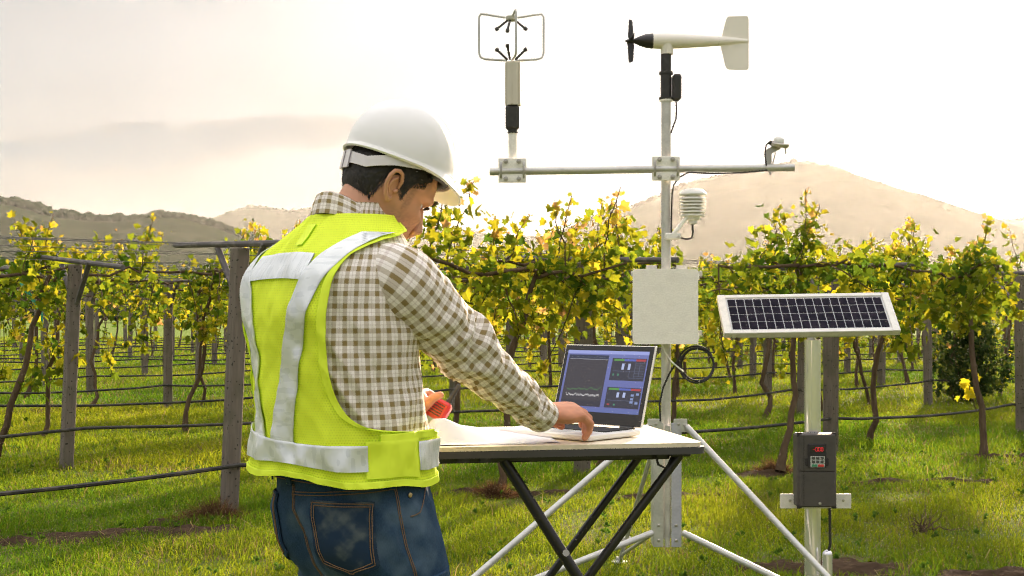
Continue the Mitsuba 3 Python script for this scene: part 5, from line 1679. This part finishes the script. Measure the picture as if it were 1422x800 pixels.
k_ = add('display_digit', join(segs), {'type': 'principled', 'base_color': rgb(.2, .01, .01), 'roughness': .5}, KP, label='glowing red digits')
scene[k_]['emitter'] = {'type': 'area', 'radiance': rgb(.085, .002, .004)}
add('mounting_bar', cbox(at(1132.5, 696, SY - .055), (.325, .008, .066), .002), mat['alu_frame'], IV, smooth=25)
for px_ in (1097, 1171):
    add('bolt', lathe(at(px_, 695, SY - .059), (0, -1, 0), [(0, .007), (.003, .007), (.004, .004)], 8), mat['bolt'], IV)
add('power_cable', tube([at(1152, 706, iy + .05), at(1152.5, 730, iy + .055), at(1153, 755, SY - .07), (cx_, cy_, EYE - (772 - HORIZON) / F * cy_)], .0065, 10), mat['rubber'], IV, smooth=True)

# ------------------------------------------------------------------ shrub, dead twigs, dry mounds, ribbon
j = np.random.default_rng(404)
sb = np.array([(1345 - 711) / F * 19.5, 19.5])
t = thing('shrub', 'dark rounded shrub growing beside a post at the right', 'shrub')
n = 2600
th_, u_ = j.uniform(0, 2 * np.pi, n), j.random(n) ** .4
hz = j.beta(1.4, 1.6, n)
rr = .50 * np.sqrt(np.clip(1 - ((hz - .42) / .62) ** 2, 0.02, 1)) * u_ * (1 + .30 * np.sin(th_ * 3 + hz * 7) + .25 * np.sin(th_ * 7 + hz * 19))
pos = np.stack([sb[0] + rr * np.cos(th_), sb[1] + rr * np.sin(th_), .06 + hz * 1.22], -1)
cl = np.where(j.random((n, 1)) < .7, np.array([.045, .080, .018]), np.array([.12, .15, .025])) * j.uniform(.6, 1.3, (n, 1))
v, f, c_ = leaves(pos, j.normal(0, .7, (n, 3)) + [0, 0, .3], j.normal(0, .7, (n, 3)) + [0, 0, .6], j.uniform(.045, .085, n), cl, LEAF_FAR, j)
add('foliage', (v, f), mat['leaf'], t, color=c_, kind='stuff', label='small dark green leaves')
add('stem', join([tube(wander((sb[0] + j.normal(0, .04), sb[1] + j.normal(0, .04), -.02), (sb[0] + j.normal(0, .28), sb[1] + j.normal(0, .28), j.uniform(.7, 1.15)), 7, .02, j), np.linspace(.014, .004, 7), 5) for _ in range(14)]), mat['bark'], t)
t = thing('grapevine_sprig', 'small bright yellow vine sprig in front of the dark shrub', 'vine sprig')
n = 16
sp = at(1345, 538, 13.2)
pos = sp + j.normal(0, .06, (n, 3))
v, f, c_ = leaves(pos, j.normal(0, .7, (n, 3)) + [0, 0, -.4], j.normal(0, .4, (n, 3)) + [0, -.8, .5], j.uniform(.06, .10, n), np.tile([.60, .52, .02], (n, 1)) * j.uniform(.8, 1.1, (n, 1)), LEAF_NEAR, j)
add('foliage', (v, f), mat['leaf'], t, color=c_, kind='stuff')
add('cane', tube(wander(sp + [.08, .0, -.25], sp + [0, 0, .05], 6, .01, j), np.linspace(.006, .003, 6), 5), mat['bark'], t)

tw = at(1278, 742, EYE * F / (742 - HORIZON))
st = []
for _ in range(22):
    a = j.uniform(0, 2 * np.pi)
    L = j.uniform(.10, .26)
    e = tw + np.array([math.cos(a) * L * .5, math.sin(a) * L * .5, L * j.uniform(.2, .9)])
    w = wander(tw + np.array([*j.normal(0, .03, 2), .0]), e, 6, .010, j)
    st.append(tube(w, np.linspace(.004, .0015, 6), 5))
for (px_, py) in ((1315, 708), (1262, 708), (1240, 728), (1345, 738)):
    e = at(px_, py, tw[1] + j.normal(0, .05))
    w = wander(tw + [0, 0, .02], e, 9, .012, j)
    st.append(tube(w, np.linspace(.006, .0018, 9), 5))
add('dead_weed', join(st), mat['bark'], label='dry leafless weed standing in the grass at the lower right', cat='dead plant')


def mound(px_, py, hgt, rad, label, seed):
    j = np.random.default_rng(seed)
    c = at(px_, py, EYE * F / (py - HORIZON)); n = 1500
    a, r_ = j.uniform(0, 2 * np.pi, n), rad * j.random(n) ** .7
    b = np.stack([c[0] + r_ * np.cos(a) * 1.25, c[1] + r_ * np.sin(a) * .8, np.zeros(n)], -1)
    hh = hgt * np.exp(-(r_ / (rad * .6)) ** 2) * j.uniform(.5, 1.2, n)
    d = np.stack([j.normal(0, .07, n), j.normal(0, .07, n), hh + .02], -1)
    s = np.cross(d, j.normal(0, 1, (n, 3))); s /= np.linalg.norm(s, axis=1, keepdims=True); s *= .003
    V = np.stack([b - s, b + s, b + d], 1).reshape(-1, 3)
    col_ = np.repeat(np.where(j.random((n, 1)) < .7, [.11, .055, .028], [.20, .13, .06]) * j.uniform(.6, 1.4, (n, 1)), 3, 0)
    add('dry_tuft', (V, np.arange(3 * n).reshape(-1, 3)), mat['blade'], color=col_, label=label, cat='dry grass')


mound(297, 722, .15, .20, 'brown tuft of dead grass heaped at the foot of the front left post', 5)
mound(686, 690, .12, .16, 'brown tuft of dead grass at a vine foot seen under the table', 6)
mound(1076, 658, .13, .15, 'brown tuft of dead grass at the vine foot left of the shiny post', 8)

rb = [at(20, 378, 12.6), at(33, 398, 12.4), at(48, 420, 12.4), at(58, 436, 12.4), at(59, 455, 12.4)]
Vr = []
for i, p in enumerate(rb):
    a = .35 * i
    s = np.array([math.cos(a), math.sin(a) * .6, .35]) * .018
    Vr += [p - s, p + s]
Vr = np.array(Vr)
add('ribbon', (np.vstack([Vr, Vr + [0, .002, 0]]), np.vstack([grid_faces(2, 5), grid_faces(2, 5)[:, ::-1] + 10])), mat['teal_ribbon'], smooth=False, label='teal plastic ribbon tied from the wires to a vine at the left', cat='ribbon')
